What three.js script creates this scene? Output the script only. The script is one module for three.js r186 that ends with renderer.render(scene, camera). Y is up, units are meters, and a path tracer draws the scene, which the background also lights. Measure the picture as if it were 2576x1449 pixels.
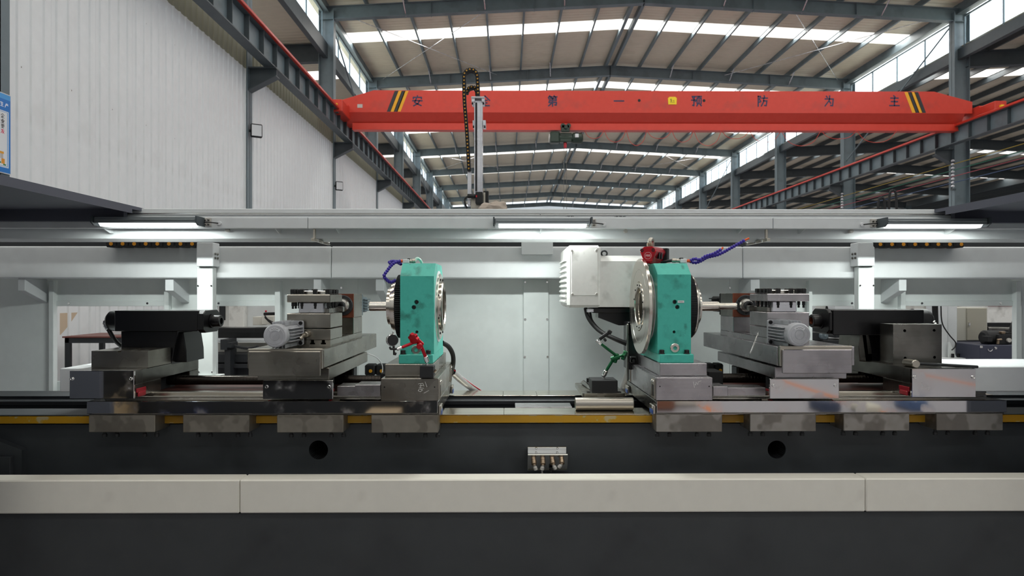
import * as THREE from 'three';
import { RectAreaLightUniformsLib } from 'three/addons/lights/RectAreaLightUniformsLib.js';
import { mergeGeometries } from 'three/addons/utils/BufferGeometryUtils.js';

// ---------------------------------------------------------------- camera, sky, light, exposure
const scene = new THREE.Scene();
const renderer = new THREE.WebGLRenderer({ antialias: true });
renderer.toneMapping = THREE.LinearToneMapping;
renderer.toneMappingExposure = 1.0;
renderer.shadowMap.enabled = true;
RectAreaLightUniformsLib.init();
const camera = new THREE.PerspectiveCamera(2 * Math.atan(724.5 / 1600) * 180 / Math.PI, 2576 / 1449, 0.1, 400);
camera.position.set(0, 1.6, 0);
camera.rotation.y = -Math.atan(12 / 1600);
camera.setViewOffset(2576, 1449, 0, -14.5, 2576, 1449);
camera.focus = 3.75; camera.userData.fStop = 4;
scene.add(camera);
scene.background = new THREE.Color(0.86, 0.93, 1.0);      // bright overcast sky behind the clerestory glass
scene.backgroundIntensity = 5.0;
const SKYLIGHT = 8.3;                                      // brightness of the translucent roof sheets
const SKYLIGHT_COLOR = new THREE.Color(1.0, 0.975, 0.93);
const LAMP = 190;                                           // machine lamps
const LAMP_COLOR = new THREE.Color(0.94, 1.0, 0.97);

// ---------------------------------------------------------------- helpers
const E = 1.6, R = Math.PI / 180;
let seed = 7;
const rnd = () => { seed = (seed * 1664525 + 1013904223) >>> 0; return seed / 4294967296; };
const V = (x, y, z) => new THREE.Vector3(x, y, z);
const used = new Map();
function numbered(name) {
  const k = used.get(name) ?? 0; used.set(name, k + 1);
  return k ? name + '_' + String(k).padStart(3, '0') : name;
}
// planar uv in metres from the dominant direction of every triangle
function flat(g) {
  if (g.index) g = g.toNonIndexed();
  for (const k of Object.keys(g.attributes)) if (!['position', 'normal', 'uv'].includes(k)) g.deleteAttribute(k);
  if (!g.attributes.normal) g.computeVertexNormals();
  const p = g.attributes.position, uv = new Float32Array(p.count * 2), a = V(), b = V(), c = V(), n = V();
  for (let i = 0; i < p.count; i += 3) {
    a.fromBufferAttribute(p, i); b.fromBufferAttribute(p, i + 1); c.fromBufferAttribute(p, i + 2);
    n.copy(b).sub(a).cross(c.clone().sub(a));
    const ax = Math.abs(n.x), ay = Math.abs(n.y), az = Math.abs(n.z);
    [a, b, c].forEach((q, k) => {
      const u = ax > ay && ax > az ? q.z : q.x, v = ay >= ax && ay >= az ? q.z : q.y;
      uv[(i + k) * 2] = u + 0.37 * (ax > ay && ax > az) ; uv[(i + k) * 2 + 1] = v;
    });
  }
  g.setAttribute('uv', new THREE.BufferAttribute(uv, 2));
  return g;
}
const join = (list) => { list = [list].flat(9); return list.length === 1 ? list[0] : mergeGeometries(list, false); };
// chamfered box between x0..x1, y0..y1 and the distances d0 (near) .. d1 (far) from the front line
function B(x0, x1, y0, y1, d0, d1, c = 0.003) {
  const X = [Math.min(x0, x1), Math.max(x0, x1)], Y = [Math.min(y0, y1), Math.max(y0, y1)], Z = [-Math.max(d0, d1), -Math.min(d0, d1)];
  c = Math.min(c, (X[1] - X[0]) * 0.45, (Y[1] - Y[0]) * 0.45, (Z[1] - Z[0]) * 0.45);
  const P = (i, j, k, w) => [X[i] + (w === 0 ? 0 : i ? -c : c), Y[j] + (w === 1 ? 0 : j ? -c : c), Z[k] + (w === 2 ? 0 : k ? -c : c)];
  const out = [], ctr = [(X[0] + X[1]) / 2, (Y[0] + Y[1]) / 2, (Z[0] + Z[1]) / 2];
  const tri = (a, b, d) => {
    const u = b.map((q, i) => q - a[i]), v = d.map((q, i) => q - a[i]);
    const n = [u[1] * v[2] - u[2] * v[1], u[2] * v[0] - u[0] * v[2], u[0] * v[1] - u[1] * v[0]];
    const s = n[0] * (a[0] - ctr[0]) + n[1] * (a[1] - ctr[1]) + n[2] * (a[2] - ctr[2]);
    s >= 0 ? out.push(...a, ...b, ...d) : out.push(...a, ...d, ...b);
  };
  const quad = (a, b, d, e) => { tri(a, b, d); tri(a, d, e); };
  for (let s = 0; s < 2; s++) {
    quad(P(s, 0, 0, 0), P(s, 1, 0, 0), P(s, 1, 1, 0), P(s, 0, 1, 0));
    quad(P(0, s, 0, 1), P(1, s, 0, 1), P(1, s, 1, 1), P(0, s, 1, 1));
    quad(P(0, 0, s, 2), P(1, 0, s, 2), P(1, 1, s, 2), P(0, 1, s, 2));
  }
  if (c > 0) {
    for (let s = 0; s < 2; s++) for (let t = 0; t < 2; t++) {
      quad(P(s, t, 0, 0), P(s, t, 1, 0), P(s, t, 1, 1), P(s, t, 0, 1));
      quad(P(s, 0, t, 0), P(s, 1, t, 0), P(s, 1, t, 2), P(s, 0, t, 2));
      quad(P(0, s, t, 1), P(1, s, t, 1), P(1, s, t, 2), P(0, s, t, 2));
      for (let k = 0; k < 2; k++) tri(P(s, t, k, 0), P(s, t, k, 1), P(s, t, k, 2));
    }
  }
  const g = new THREE.BufferGeometry();
  g.setAttribute('position', new THREE.BufferAttribute(new Float32Array(out), 3));
  g.computeVertexNormals();
  return flat(g);
}
// surface of revolution about an axis through (x, y, z); profile = [[radius, distance along axis], ...]
function lathe(axis, x, y, z, profile, seg = 40) {
  const g = new THREE.LatheGeometry(profile.map(([r, t]) => new THREE.Vector2(Math.max(r, 0), t)), seg).toNonIndexed();
  // facet across sharp profile corners: normals from the profile segments
  const p = g.attributes.position, n = g.attributes.normal, a = V(), b = V(), c = V(), f = V();
  for (let i = 0; i < p.count; i += 3) {
    a.fromBufferAttribute(p, i); b.fromBufferAttribute(p, i + 1); c.fromBufferAttribute(p, i + 2);
    f.copy(b).sub(a).cross(c.clone().sub(a)).normalize();
    const slope = f.y, rad = Math.sqrt(Math.max(0, 1 - slope * slope));
    [a, b, c].forEach((q, k) => {
      const l = Math.hypot(q.x, q.z), m = V((a.x + b.x + c.x) / 3, 0, (a.z + b.z + c.z) / 3), s = Math.sign(f.x * m.x + f.z * m.z) || 1;
      if (l > 1e-6) n.setXYZ(i + k, s * rad * q.x / l, slope, s * rad * q.z / l); else n.setXYZ(i + k, f.x, f.y, f.z);
    });
  }
  const q = new THREE.Quaternion();
  if (axis === 'x') q.setFromUnitVectors(V(0, 1, 0), V(1, 0, 0));
  else if (axis === 'z') q.setFromUnitVectors(V(0, 1, 0), V(0, 0, 1));
  else if (axis.isVector3) q.setFromUnitVectors(V(0, 1, 0), axis.clone().normalize());
  g.applyQuaternion(q); g.translate(x, y, z);
  return flat(g);
}
const cyl = (axis, x, y, z, r, a, b, ch = 0.002, seg = 28) => { const c = Math.min(ch, r * 0.4, Math.abs(b - a) * 0.3); return lathe(axis, x, y, z, [[0, a], [r - c, a], [r, a + c], [r, b - c], [r - c, b], [0, b]], seg); };
function rod(p, q, r, seg = 14) {
  const d = q.clone().sub(p), L = d.length();
  return cyl(d, p.x, p.y, p.z, r, 0, L, Math.min(r * 0.3, 0.003), seg);
}
function tube(points, r, seg = 48, rs = 10) {
  const c = new THREE.CatmullRomCurve3(points.map((p) => p.isVector3 ? p : V(...p)));
  return flat(new THREE.TubeGeometry(c, seg, r, rs, false));
}
// polygon [[x, y], ...] extruded between distances d0 and d1
function prism(pts, d0, d1, c = 0) {
  const s = new THREE.Shape(pts.map(([x, y]) => new THREE.Vector2(x, y)));
  const g = new THREE.ExtrudeGeometry(s, { depth: d1 - d0 - 2 * c, bevelEnabled: c > 0, bevelSize: c, bevelOffset: -c, bevelThickness: c, bevelSegments: 1, steps: 1 });
  g.translate(0, 0, -d1 + c);
  return flat(g);
}
// polygon [[distance, y], ...] extruded along x
function prismX(pts, x0, x1, c = 0) {
  const s = new THREE.Shape(pts.map(([d, y]) => new THREE.Vector2(d, y)));
  const g = new THREE.ExtrudeGeometry(s, { depth: x1 - x0 - 2 * c, bevelEnabled: c > 0, bevelSize: c, bevelOffset: -c, bevelThickness: c, bevelSegments: 1, steps: 1 });
  g.rotateY(Math.PI / 2); g.translate(x0 + c, 0, 0);
  return flat(g);
}
// outline with holes, facing the camera, extruded
function plate(shape, d0, d1) {
  const g = new THREE.ExtrudeGeometry(shape, { depth: d1 - d0, bevelEnabled: false, curveSegments: 20 });
  g.translate(0, 0, -d1); return flat(g);
}
const rect = (x0, x1, y0, y1, r = 0) => {
  const s = new THREE.Shape();
  if (!r) { s.moveTo(x0, y0); s.lineTo(x1, y0); s.lineTo(x1, y1); s.lineTo(x0, y1); s.closePath(); return s; }
  s.moveTo(x0 + r, y0); s.lineTo(x1 - r, y0); s.quadraticCurveTo(x1, y0, x1, y0 + r); s.lineTo(x1, y1 - r); s.quadraticCurveTo(x1, y1, x1 - r, y1);
  s.lineTo(x0 + r, y1); s.quadraticCurveTo(x0, y1, x0, y1 - r); s.lineTo(x0, y0 + r); s.quadraticCurveTo(x0, y0, x0 + r, y0); return s;
};
const circle = (x, y, r) => { const p = new THREE.Path(); p.absarc(x, y, r, 0, Math.PI * 2, true); return p; };
// pieces
function part(name, geos, m, parent) {
  const o = new THREE.Mesh(join(geos), m); o.name = name; parent.add(o); return o;
}
function thing(name, label, category, group) {
  const o = new THREE.Group(); o.name = numbered(name); o.userData = { label, category };
  if (group) o.userData.group = group;
  scene.add(o); return o;
}
function solo(name, label, category, geos, m, group) {
  const o = part(numbered(name), geos, m, scene); o.userData = { label, category };
  if (group) o.userData.group = group;
  return o;
}
function structure(name, label, category, geos, m) {
  const o = geos ? part(numbered(name), geos, m, scene) : new THREE.Group();
  if (!geos) { o.name = numbered(name); scene.add(o); }
  o.userData = { label, category, kind: 'structure' }; return o;
}

// ---------------------------------------------------------------- surfaces
const hash = (x, y, s) => { let h = (x * 374761393 + y * 668265263 + s * 1442695041) | 0; h = Math.imul(h ^ (h >>> 13), 1274126177); return ((h ^ (h >>> 16)) >>> 0) / 4294967296; };
function vnoise(u, v, p, q, s) {      // periodic value noise, p x q cells over 0..1
  const x = u * p, y = v * q, i = Math.floor(x), j = Math.floor(y), f = x - i, g = y - j;
  const a = f * f * (3 - 2 * f), b = g * g * (3 - 2 * g), H = (m, k) => hash(((i + m) % p + p) % p, ((j + k) % q + q) % q, s);
  return (H(0, 0) * (1 - a) + H(1, 0) * a) * (1 - b) + (H(0, 1) * (1 - a) + H(1, 1) * a) * b;
}
const fbm = (u, v, p, q, s, o = 4) => { let t = 0, w = 0.5, n = 0; for (let k = 0; k < o; k++) { t += w * vnoise(u, v, p << k, q << k, s + k * 17); n += w; w *= 0.5; } return t / n; };
function tex(w, h, metres, fn, srgb = true) {
  const d = new Uint8Array(w * h * 4);
  for (let y = 0; y < h; y++) for (let x = 0; x < w; x++) {
    const c = fn((x + 0.5) / w, (y + 0.5) / h), k = (y * w + x) * 4;
    for (let i = 0; i < 3; i++) d[k + i] = Math.max(0, Math.min(255, Array.isArray(c) ? c[i] : c));
    d[k + 3] = 255;
  }
  const t = new THREE.DataTexture(d, w, h); t.wrapS = t.wrapT = THREE.RepeatWrapping; t.magFilter = THREE.LinearFilter;
  t.minFilter = THREE.LinearMipmapLinearFilter; t.generateMipmaps = true;
  if (srgb) t.colorSpace = THREE.SRGBColorSpace;
  const [mu, mv] = Array.isArray(metres) ? metres : [metres, metres];
  t.repeat.set(1 / mu, 1 / mv); t.needsUpdate = true; return t;
}
const mix = (a, b, t) => a.map((q, i) => q + (b[i] - q) * Math.max(0, Math.min(1, t)));
const mat = (color, roughness, metalness = 0, more = {}) => new THREE.MeshStandardMaterial({ color, roughness, metalness, ...more });
// paint with faint handling marks: base tone, mark tone, strength
function paint(base, mark, amount, rough, metres = 1.1, s = 1) {
  return mat(0xffffff, rough, 0, { map: tex(256, 256, metres, (u, v) => {
    const m = Math.max(0, fbm(u, v, 6, 6, s, 5) - 0.56) * 5 * fbm(u, v, 3, 3, s + 40, 2) * 1.5, f = (fbm(u, v, 24, 24, s + 9, 3) - 0.5) * 7;
    return mix(base, mark, m * amount).map((q) => q + f);
  }) });
}
// ground or milled steel: fine streaks along one direction, cloudy tarnish
function steel(base, dark, rough, s, metres = 0.5, metal = 0.85) {
  return mat(0xffffff, rough, metal, { map: tex(256, 256, metres, (u, v) => {
    const c = fbm(u, v, 4, 4, s, 5), l = fbm(u, v, 3, 90, s + 5, 2);
    return mix(base, dark, (c - 0.42) * 2.2).map((q) => q + (l - 0.5) * 7);
  }), roughnessMap: tex(128, 128, Array.isArray(metres) ? 0.6 : metres * 1.3, (u, v) => 205 + (fbm(u, v, 5, 5, s + 3, 4) - 0.5) * 150, false) });
}
// bare plate with water stains that have an outline of their own
function stained(base, dark, s) {
  return mat(0xffffff, 0.5, 0.72, { map: tex(512, 512, 1.3, (u, v) => {
    const c = fbm(u, v, 14, 12, s, 3), k = Math.max(0, Math.min(1, (c - 0.5) * 22)), e = Math.exp(-Math.pow((c - 0.5) * 38, 2)) * 14;
    return mix(base, dark, k * 0.85).map((q) => q - e + (fbm(u, v, 40, 40, s + 8, 2) - 0.5) * 12);
  }) });
}
const smudges = tex(256, 256, 0.8, (u, v) => 12 + Math.pow(Math.max(0, fbm(u, v, 11, 11, 71, 4) - 0.55) * 3, 1.4) * 70, false);
const M = {
  panel: paint([224, 230, 228], [170, 174, 172], 0.12, 0.5, 1.7, 3),
  frame: paint([214, 218, 219], [160, 160, 160], 0.16, 0.5, 1.5, 5),
  cover: paint([228, 228, 224], [150, 148, 142], 0.4, 0.42, 0.5, 8),
  kerb: paint([218, 215, 204], [172, 167, 154], 0.4, 0.5, 1.3, 12),
  bed: paint([58, 62, 65], [42, 45, 47], 0.6, 0.5, 1.6, 15),
  base: paint([52, 55, 56], [40, 42, 43], 0.6, 0.5, 1.9, 19),
  hood: mat(0x50535e, 0.5),
  black: mat(0x08080a, 0.3),
  blackSoft: mat(0x17181a, 0.7),
  anthracite: mat(0x24272a, 0.5),
  teal: paint([68, 180, 163], [30, 96, 84], 0.5, 0.42, 0.34, 23),
  tealBolt: mat(0x0c0c0d, 0.4),
  steelA: steel([154, 150, 141], [126, 122, 114], 0.34, 31, 0.5, 0.95),
  steelB: steel([176, 173, 175], [148, 145, 147], 0.34, 37, 0.5, 0.95),
  steelDark: steel([132, 130, 124], [98, 97, 92], 0.33, 41, 0.5, 0.95),
  bright: mat(0xcfcac0, 0.2, 1),
  way: steel([228, 221, 206], [206, 197, 180], 0.2, 53, [1.2, 0.1], 1),
  mirror: mat(0xd8d6d4, 1, 1, { roughnessMap: smudges }),
  chrome: mat(0xe2e2e0, 0.12, 1),
  plateA: stained([134, 129, 119], [112, 107, 98], 61),
  plateB: stained([150, 146, 140], [116, 111, 104], 67),
  yellow: mat(0xffffff, 0.5, 0, { map: tex(512, 128, [1.6, 0.4], (u, v) => {
    const c = fbm(u, v, 22, 6, 77, 4), g = fbm(u, v, 5, 3, 79, 3), worn = Math.max(0, Math.min(1, (c - 0.66) * 18));
    return mix(mix([182, 136, 6], [146, 106, 8], (g - 0.4) * 2.4), [176, 168, 150], worn * 0.8);
  }) }),
  rust: mat(0xffffff, 0.55, 0.35, { map: tex(128, 128, 0.3, (u, v) => mix([128, 68, 44], [92, 48, 32], fbm(u, v, 5, 5, 83, 4) * 1.4 - 0.2)) }),
  copperPaint: mat(0x462620, 0.5),
  motor: paint([172, 174, 178], [120, 120, 122], 0.5, 0.45, 0.4, 87),
  alu: steel([222, 222, 226], [190, 190, 196], 0.35, 91, 0.8, 0.9),
  zinc: mat(0xb4aea2, 0.32, 0.95),
  brass: mat(0x94826e, 0.32, 0.85),
  greyPlastic: mat(0xb9b6b0, 0.5),
  whitePlastic: mat(0xd8dadc, 0.45),
  rubber: mat(0x141516, 0.55),
  purple: mat(0x3a2a9a, 0.35),
  orange: mat(0xe8622a, 0.4),
  redAno: mat(0xb01020, 0.25, 0.45),
  redPaint: mat(0xb8162a, 0.35),
  greenAno: mat(0x0f5a34, 0.22, 0.45),
  wiper: mat(0x8e0e20, 0.4),
  screw: mat(0x3a3632, 0.25, 0.9),
  blueSeal: mat(0x2a4a8a, 0.4),
  craneRed: paint([204, 60, 44], [176, 64, 54], 0.6, 0.42, 3.0, 97),
  navy: mat(0x2c3050, 0.6),
  stripeBlack: mat(0x2c2c2e, 0.6),
  stripeYellow: mat(0xe6a41c, 0.6),
  signYellow: mat(0xf0d020, 0.5),
  hoistGreen: mat(0x26372c, 0.4),
  hallSteel: paint([104, 118, 124], [84, 95, 100], 0.6, 0.5, 2.5, 101),
  hallSteelDark: paint([70, 78, 82], [56, 62, 66], 0.6, 0.5, 2.5, 103),
  sheet: paint([214, 204, 182], [194, 183, 160], 0.5, 0.45, 4.0, 107),
  wall: paint([230, 233, 234], [216, 217, 216], 0.4, 0.45, 3.0, 109),
  strip: new THREE.MeshPhysicalMaterial({ color: 0x9c9a86, roughness: 0.7, transmission: 0.25, thickness: 0 }),
  glass: new THREE.MeshPhysicalMaterial({ color: 0xf4f8fa, roughness: 0.05, transmission: 1, thickness: 0, ior: 1.3 }),
  skylight: mat(0xf4f0e4, 0.6, 0, { emissive: new THREE.Color(1, 0.975, 0.92), emissiveIntensity: 1.6 }),
  floor: paint([156, 154, 161], [132, 130, 136], 0.4, 0.35, 3.5, 113),
  lens: mat(0xffffff, 0.4, 0, { emissive: new THREE.Color(0.96, 1, 0.98), emissiveIntensity: 2.2 }),
  conduit: mat(0xc03020, 0.4),
  whiteBead: mat(0xd8d8dc, 0.35),
};
const wires = { yellow: mat(0x9a8228, 0.6), green: mat(0x1c6650, 0.6), red: mat(0x96404a, 0.6), blue: mat(0x34486c, 0.6) };

// ---------------------------------------------------------------- the hall
const D0 = 7.78, BAY = 7.5, K0 = -3, K1 = 9, XL = -6.2, XR = 16.0, RIDGE = 4.9;
const frameD = (k) => D0 + BAY * k, NEAR = frameD(K0) - 0.3, FAR = frameD(K1) + 0.3;
structure('floor', 'grey-lilac coated concrete floor of the workshop', 'floor', B(-17.5, 60.5, -0.2, 0, NEAR - 0.6, FAR + 0.6, 0), M.floor);
// left partition wall: ribbed sheets between the columns
const wallLeft = structure('wall_left', 'white ribbed sheet metal wall along the left side', 'wall');
function ribbed(width, ribs, height, depth, len) {            // sheet of the given width, ribs running along the length
  const pts = [], p = width / ribs, r = p * 0.1;
  pts.push([0, 0]);
  for (let i = 0; i < ribs; i++) { const c = (i + 0.5) * p; pts.push([c - r * 1.7, 0], [c - r, height], [c + r, height], [c + r * 1.7, 0]); }
  pts.push([width, 0]);
  const s = new THREE.Shape([...pts, [width, -depth], [0, -depth]].map(([x, y]) => new THREE.Vector2(x, y)));
  return flat(new THREE.ExtrudeGeometry(s, { depth: len, bevelEnabled: false }));
}
{
  const pw = BAY / 8, top = 6.95;
  const g = ribbed(pw - 0.003, 4, 0.02, 0.03, top); g.rotateX(-Math.PI / 2); g.rotateY(-Math.PI / 2); g.rotateX(0);
  // sheet now stands: width along z, height along y, ribs facing +x
  g.computeBoundingBox(); g.translate(-g.boundingBox.max.x, -g.boundingBox.min.y, -g.boundingBox.min.z);
  const st = ribbed(pw - 0.003, 4, 0.02, 0.004, 0.65); st.rotateX(-Math.PI / 2); st.rotateY(-Math.PI / 2);
  st.computeBoundingBox(); st.translate(-st.boundingBox.max.x, -st.boundingBox.min.y, -st.boundingBox.min.z);
  const screw = cyl('x', 0, 0, 0, 0.012, -0.004, 0.006, 0.002, 8);
  for (let k = K0; k < K1; k++) for (let i = 0; i < 8; i++) {
    const d = frameD(k) + (i + 1) * pw, o = new THREE.Mesh(g, M.wall); o.name = 'panel'; o.position.set(XL, 0, -d); wallLeft.add(o);
    const t = new THREE.Mesh(st, M.strip); t.name = 'translucent_panel'; t.position.set(XL, top, -d); wallLeft.add(t);
    if (k >= 0 && k < 2) for (let j = 0; j < 4; j++) {
      const s = new THREE.Mesh(screw, M.steelDark); s.name = 'screw'; s.position.set(0, 1.0 + j * 1.9 + (i % 2) * 0.04, pw * 0.5); o.add(s);
      s.position.set(-0.019, 1.0 + j * 1.75, pw * 0.5 + 0.07);
    }
  }
  // stains of old glue on the sheets behind the machine
  part('glue_patch', [prismX([[8.7, 1.33], [9.25, 1.33], [9.05, 1.14], [8.9, 1.03], [8.7, 1.03]].map(([d, y]) => [d, y]), XL - 0.0195, XL - 0.015)], mat(0xc9b59c, 0.8), wallLeft);
}
// columns
function hColumn(x0, x1, d, y0, y1) {       // wide-flange column, flanges facing +-x
  const w = 0.15;
  return [B(x0, x0 + 0.022, y0, y1, d - w, d + w, 0.002), B(x1 - 0.022, x1, y0, y1, d - w, d + w, 0.002), B(x0, x1, y0, y1, d - 0.008, d + 0.008, 0)];
}
const wallRight = structure('wall_right', 'open row of grey steel columns on the right of the hall', 'colonnade');
for (let k = K0; k <= K1; k++) {
  const d = frameD(k);
  part('column', hColumn(XL - 0.5, XL + 0.035, d, 0, E + 10.1), M.hallSteel, wallLeft);
  part('column', hColumn(XR, XR + 0.56, d, 0, E + 10.1), M.hallSteel, wallRight);
  part('column', hColumn(37.9, 38.4, d, 0, E + 8.4), M.hallSteel, wallRight);
  // corbels under the runway beams
  part('corbel', [prism([[XL + 0.03, E + 5.38], [-5.52, E + 5.38], [-5.52, E + 5.2], [XL + 0.03, E + 4.85]], d - 0.012, d + 0.012), B(XL + 0.03, -5.5, E + 5.37, E + 5.4, d - 0.12, d + 0.12, 0),
    prism([[XL + 0.03, E + 4.83], [-5.5, E + 5.18], [-5.5, E + 5.2], [XL + 0.03, E + 4.86]], d - 0.12, d + 0.12)], M.hallSteelDark, wallLeft);
  part('corbel', [prism([[XR, E + 5.18], [15.4, E + 5.18], [15.4, E + 5.0], [XR, E + 4.65]], d - 0.012, d + 0.012), B(15.38, XR, E + 5.17, E + 5.2, d - 0.12, d + 0.12, 0),
    prism([[XR, E + 4.63], [15.38, E + 4.98], [15.38, E + 5.0], [XR, E + 4.66]], d - 0.12, d + 0.12)], M.hallSteelDark, wallRight);
}
// clerestory windows above the lower neighbouring roofs
let wn = 0;
for (const [x, y0, y1, side] of [[XL - 0.36, E + 8.98, E + 10.0, -1], [XR + 0.34, E + 8.84, E + 9.9, 1]]) for (let k = K0; k < K1; k++) {
  const d = frameD(k), w = structure('window_' + (++wn), 'clerestory window band under the roof edge, white with sky light', 'window');
  part('window_frame', [B(x - 0.03, x + 0.03, y0 - 0.05, y0, d + 0.17, d + BAY - 0.17, 0), B(x - 0.03, x + 0.03, y1, y1 + 0.05, d + 0.17, d + BAY - 0.17, 0),
    ...[0, 1, 2, 3, 4].map((i) => B(x - 0.025, x + 0.025, y0, y1, d + 0.17 + i * 1.78, d + 0.21 + i * 1.78, 0))], M.hallSteel, w);
  for (let i = 0; i < 4; i++) part('pane', B(x - 0.003, x + 0.003, y0, y1, d + 0.21 + i * 1.78, d + 0.17 + (i + 1) * 1.78, 0), M.glass, w);
}
// roof: rafters, purlins, ribbed sheets and one translucent sheet row in every bay
const ceiling = structure('ceiling', 'pitched roof of cream sheets on grey steel rafters and purlins', 'roof');
const roofY = (x) => E + 11.05 - Math.abs(x - RIDGE) * 0.054;       // underside of the sheets
const frameK = []; for (let k = K0; k <= K1; k++) frameK.push(k);
function rafter(d) {
  const g = [];
  for (const s of [-1, 1]) {
    const xe = s < 0 ? XL - 0.45 : XR + 0.45, a = roofY(xe) - 0.2, b = roofY(RIDGE) - 0.2;
    const q = (o0, o1, e) => prism([[xe, a - o0], [RIDGE, b - o0], [RIDGE, b - o1], [xe, a - o1]], d - e, d + e);
    g.push(q(0, 0.02, 0.11), q(0.02, 0.45, 0.006), q(0.45, 0.47, 0.11));
    for (const t of [0.0, 0.34, 0.66, 1]) { const x = xe + (RIDGE - xe) * t; g.push(B(x - 0.008, x + 0.008, roofY(x) - 0.7, roofY(x) - 0.2, d - 0.1, d + 0.1, 0)); }
  }
  return g;
}
const purlinX = []; for (let i = 1; i <= 7; i++) purlinX.push(RIDGE - i * 1.42, RIDGE + i * 1.42);
const flyBrace = (x, d, s) => rod(V(x, roofY(x) - 0.66, -d), V(x + 0.06 * s, roofY(x) - 0.1, -(d - 0.62)), 0.027, 6);
for (const k of frameK) {
  const d = frameD(k), r = part('rafter', rafter(d), M.hallSteel, ceiling);
  if (k >= 1) for (const x of [RIDGE - 1.42 * 6, RIDGE - 1.42 * 4, RIDGE - 1.42 * 2, RIDGE + 1.42 * 2, RIDGE + 1.42 * 4, RIDGE + 1.42 * 6]) part('brace', flyBrace(x, d, Math.sign(x - RIDGE)), M.alu, r);
}
for (const x of purlinX) part('purlin', B(x - 0.035, x + 0.035, roofY(x) - 0.2, roofY(x), NEAR, FAR, 0), M.hallSteel, ceiling);
for (const s of [-1, 1]) {
  part('ridge_purlin', B(RIDGE + s * 0.2 - 0.06, RIDGE + s * 0.2 + 0.06, roofY(RIDGE) - 0.24, roofY(RIDGE) - 0.01, NEAR, FAR, 0), M.hallSteel, ceiling);
  const x = s < 0 ? XL - 0.3 : XR + 0.3;
  part('eave_beam', [B(x - 0.06, x + 0.06, roofY(x) - 0.36, roofY(x) + 0.05, NEAR, FAR, 0), B(x - 0.14, x + 0.14, roofY(x) - 0.39, roofY(x) - 0.36, NEAR, FAR, 0)], M.hallSteel, ceiling);
  part('gutter', [B(x - 0.09, x + 0.09, E + 8.42, E + (s < 0 ? 8.93 : 8.79), NEAR, FAR, 0)], M.hallSteelDark, ceiling);
  part('edge_panel', B(x + (s < 0 ? -0.5 : 0.06), x + (s < 0 ? -0.06 : 0.5), roofY(x) - 0.12, roofY(x) + 0.12, NEAR, FAR, 0), M.sheet, ceiling);
}
function slopeSheet(x0, y0, x1, y1, width, ribs) {      // ribbed sheet lying on a slope, width along z, origin at the lower near corner
  const L = Math.hypot(x1 - x0, y1 - y0), g = ribbed(width, ribs, 0.008, 0.03, L);
  g.rotateY(Math.PI / 2); g.rotateX(Math.PI);               // length along +x, ribs downwards
  g.computeBoundingBox(); g.translate(-g.boundingBox.min.x, 0, -g.boundingBox.max.z);
  g.rotateZ(Math.atan2(y1 - y0, x1 - x0)); g.translate(x0, y0, 0); return g;
}
const SKY0 = 2.65, SKYW = 1.0, sheetW = (BAY - SKYW) / 7;
const lightsAt = [];
function roofHalf(x0, x1, yf, parent, share = 1, near = K0, far = K1) {
  const g = slopeSheet(x0, yf(x0), x1, yf(x1), sheetW - 0.003, 4), gs = slopeSheet(x0, yf(x0), x1, yf(x1), SKYW - 0.003, 4);
  for (let k = near; k < far; k++) {
    let d = frameD(k) - 0.05, n = 0;
    while (n < 7) {
      if (n === 3 && !share) { const o = new THREE.Mesh(gs, M.sheet); o.name = 'roof_panel'; o.position.z = -d; parent.add(o); d += SKYW; }
      else if (n === 3) {
        const o = new THREE.Mesh(gs, M.skylight); o.name = 'skylight_panel'; o.position.z = -d; parent.add(o);
        const L = Math.hypot(x1 - x0, yf(x1) - yf(x0)), l = new THREE.RectAreaLight(SKYLIGHT_COLOR, SKYLIGHT * share, L - 0.3, SKYW - 0.05);
        l.position.set((x0 + x1) / 2, (yf(x0) + yf(x1)) / 2 - 0.045, -d - SKYW / 2);
        const a = Math.atan2(yf(x1) - yf(x0), x1 - x0);
        l.rotation.set(-Math.PI / 2, a, 0, 'ZYX'); l.rotation.set(0, 0, 0);
        l.quaternion.setFromAxisAngle(V(0, 0, 1), a).multiply(new THREE.Quaternion().setFromAxisAngle(V(1, 0, 0), -Math.PI / 2));
        l.name = 'skylight_light'; lightsAt.push(l); d += SKYW;
      }
      const o = new THREE.Mesh(g, M.sheet); o.name = 'roof_panel'; o.position.z = -d; parent.add(o); d += sheetW; n++;
    }
  }
}
roofHalf(XL - 0.75, RIDGE, roofY, ceiling);
roofHalf(RIDGE, XR + 0.75, roofY, ceiling);
// neighbouring aisles with lower roofs
const aisleRight = structure('ceiling_side', 'lower roof of the neighbouring aisle on the right with skylight row', 'roof');
const RR = 27.3, roofR = (x) => E + 9.45 - Math.abs(x - RR) * 0.05;
roofHalf(XR + 0.35, RR, roofR, aisleRight, 0.6); roofHalf(RR, 38.6, roofR, aisleRight, 0.6); roofHalf(38.6, 60, (x) => roofR(38.6) - 0.3 + (x - 38.6) * 0.02, aisleRight, 0);
for (const k of frameK) {
  const d = frameD(k), g = [];
  for (const [xa, xb] of [[XR + 0.5, RR], [RR, 38.0]]) {
    const q = (o0, o1, e) => prism([[xa, roofR(xa) - 0.2 - o0], [xb, roofR(xb) - 0.2 - o0], [xb, roofR(xb) - 0.2 - o1], [xa, roofR(xa) - 0.2 - o1]], d - e, d + e);
    g.push(q(0, 0.02, 0.11), q(0.02, 0.55, 0.006), q(0.55, 0.57, 0.11));
  }
  part('rafter', g, M.hallSteelDark, aisleRight);
}
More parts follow.
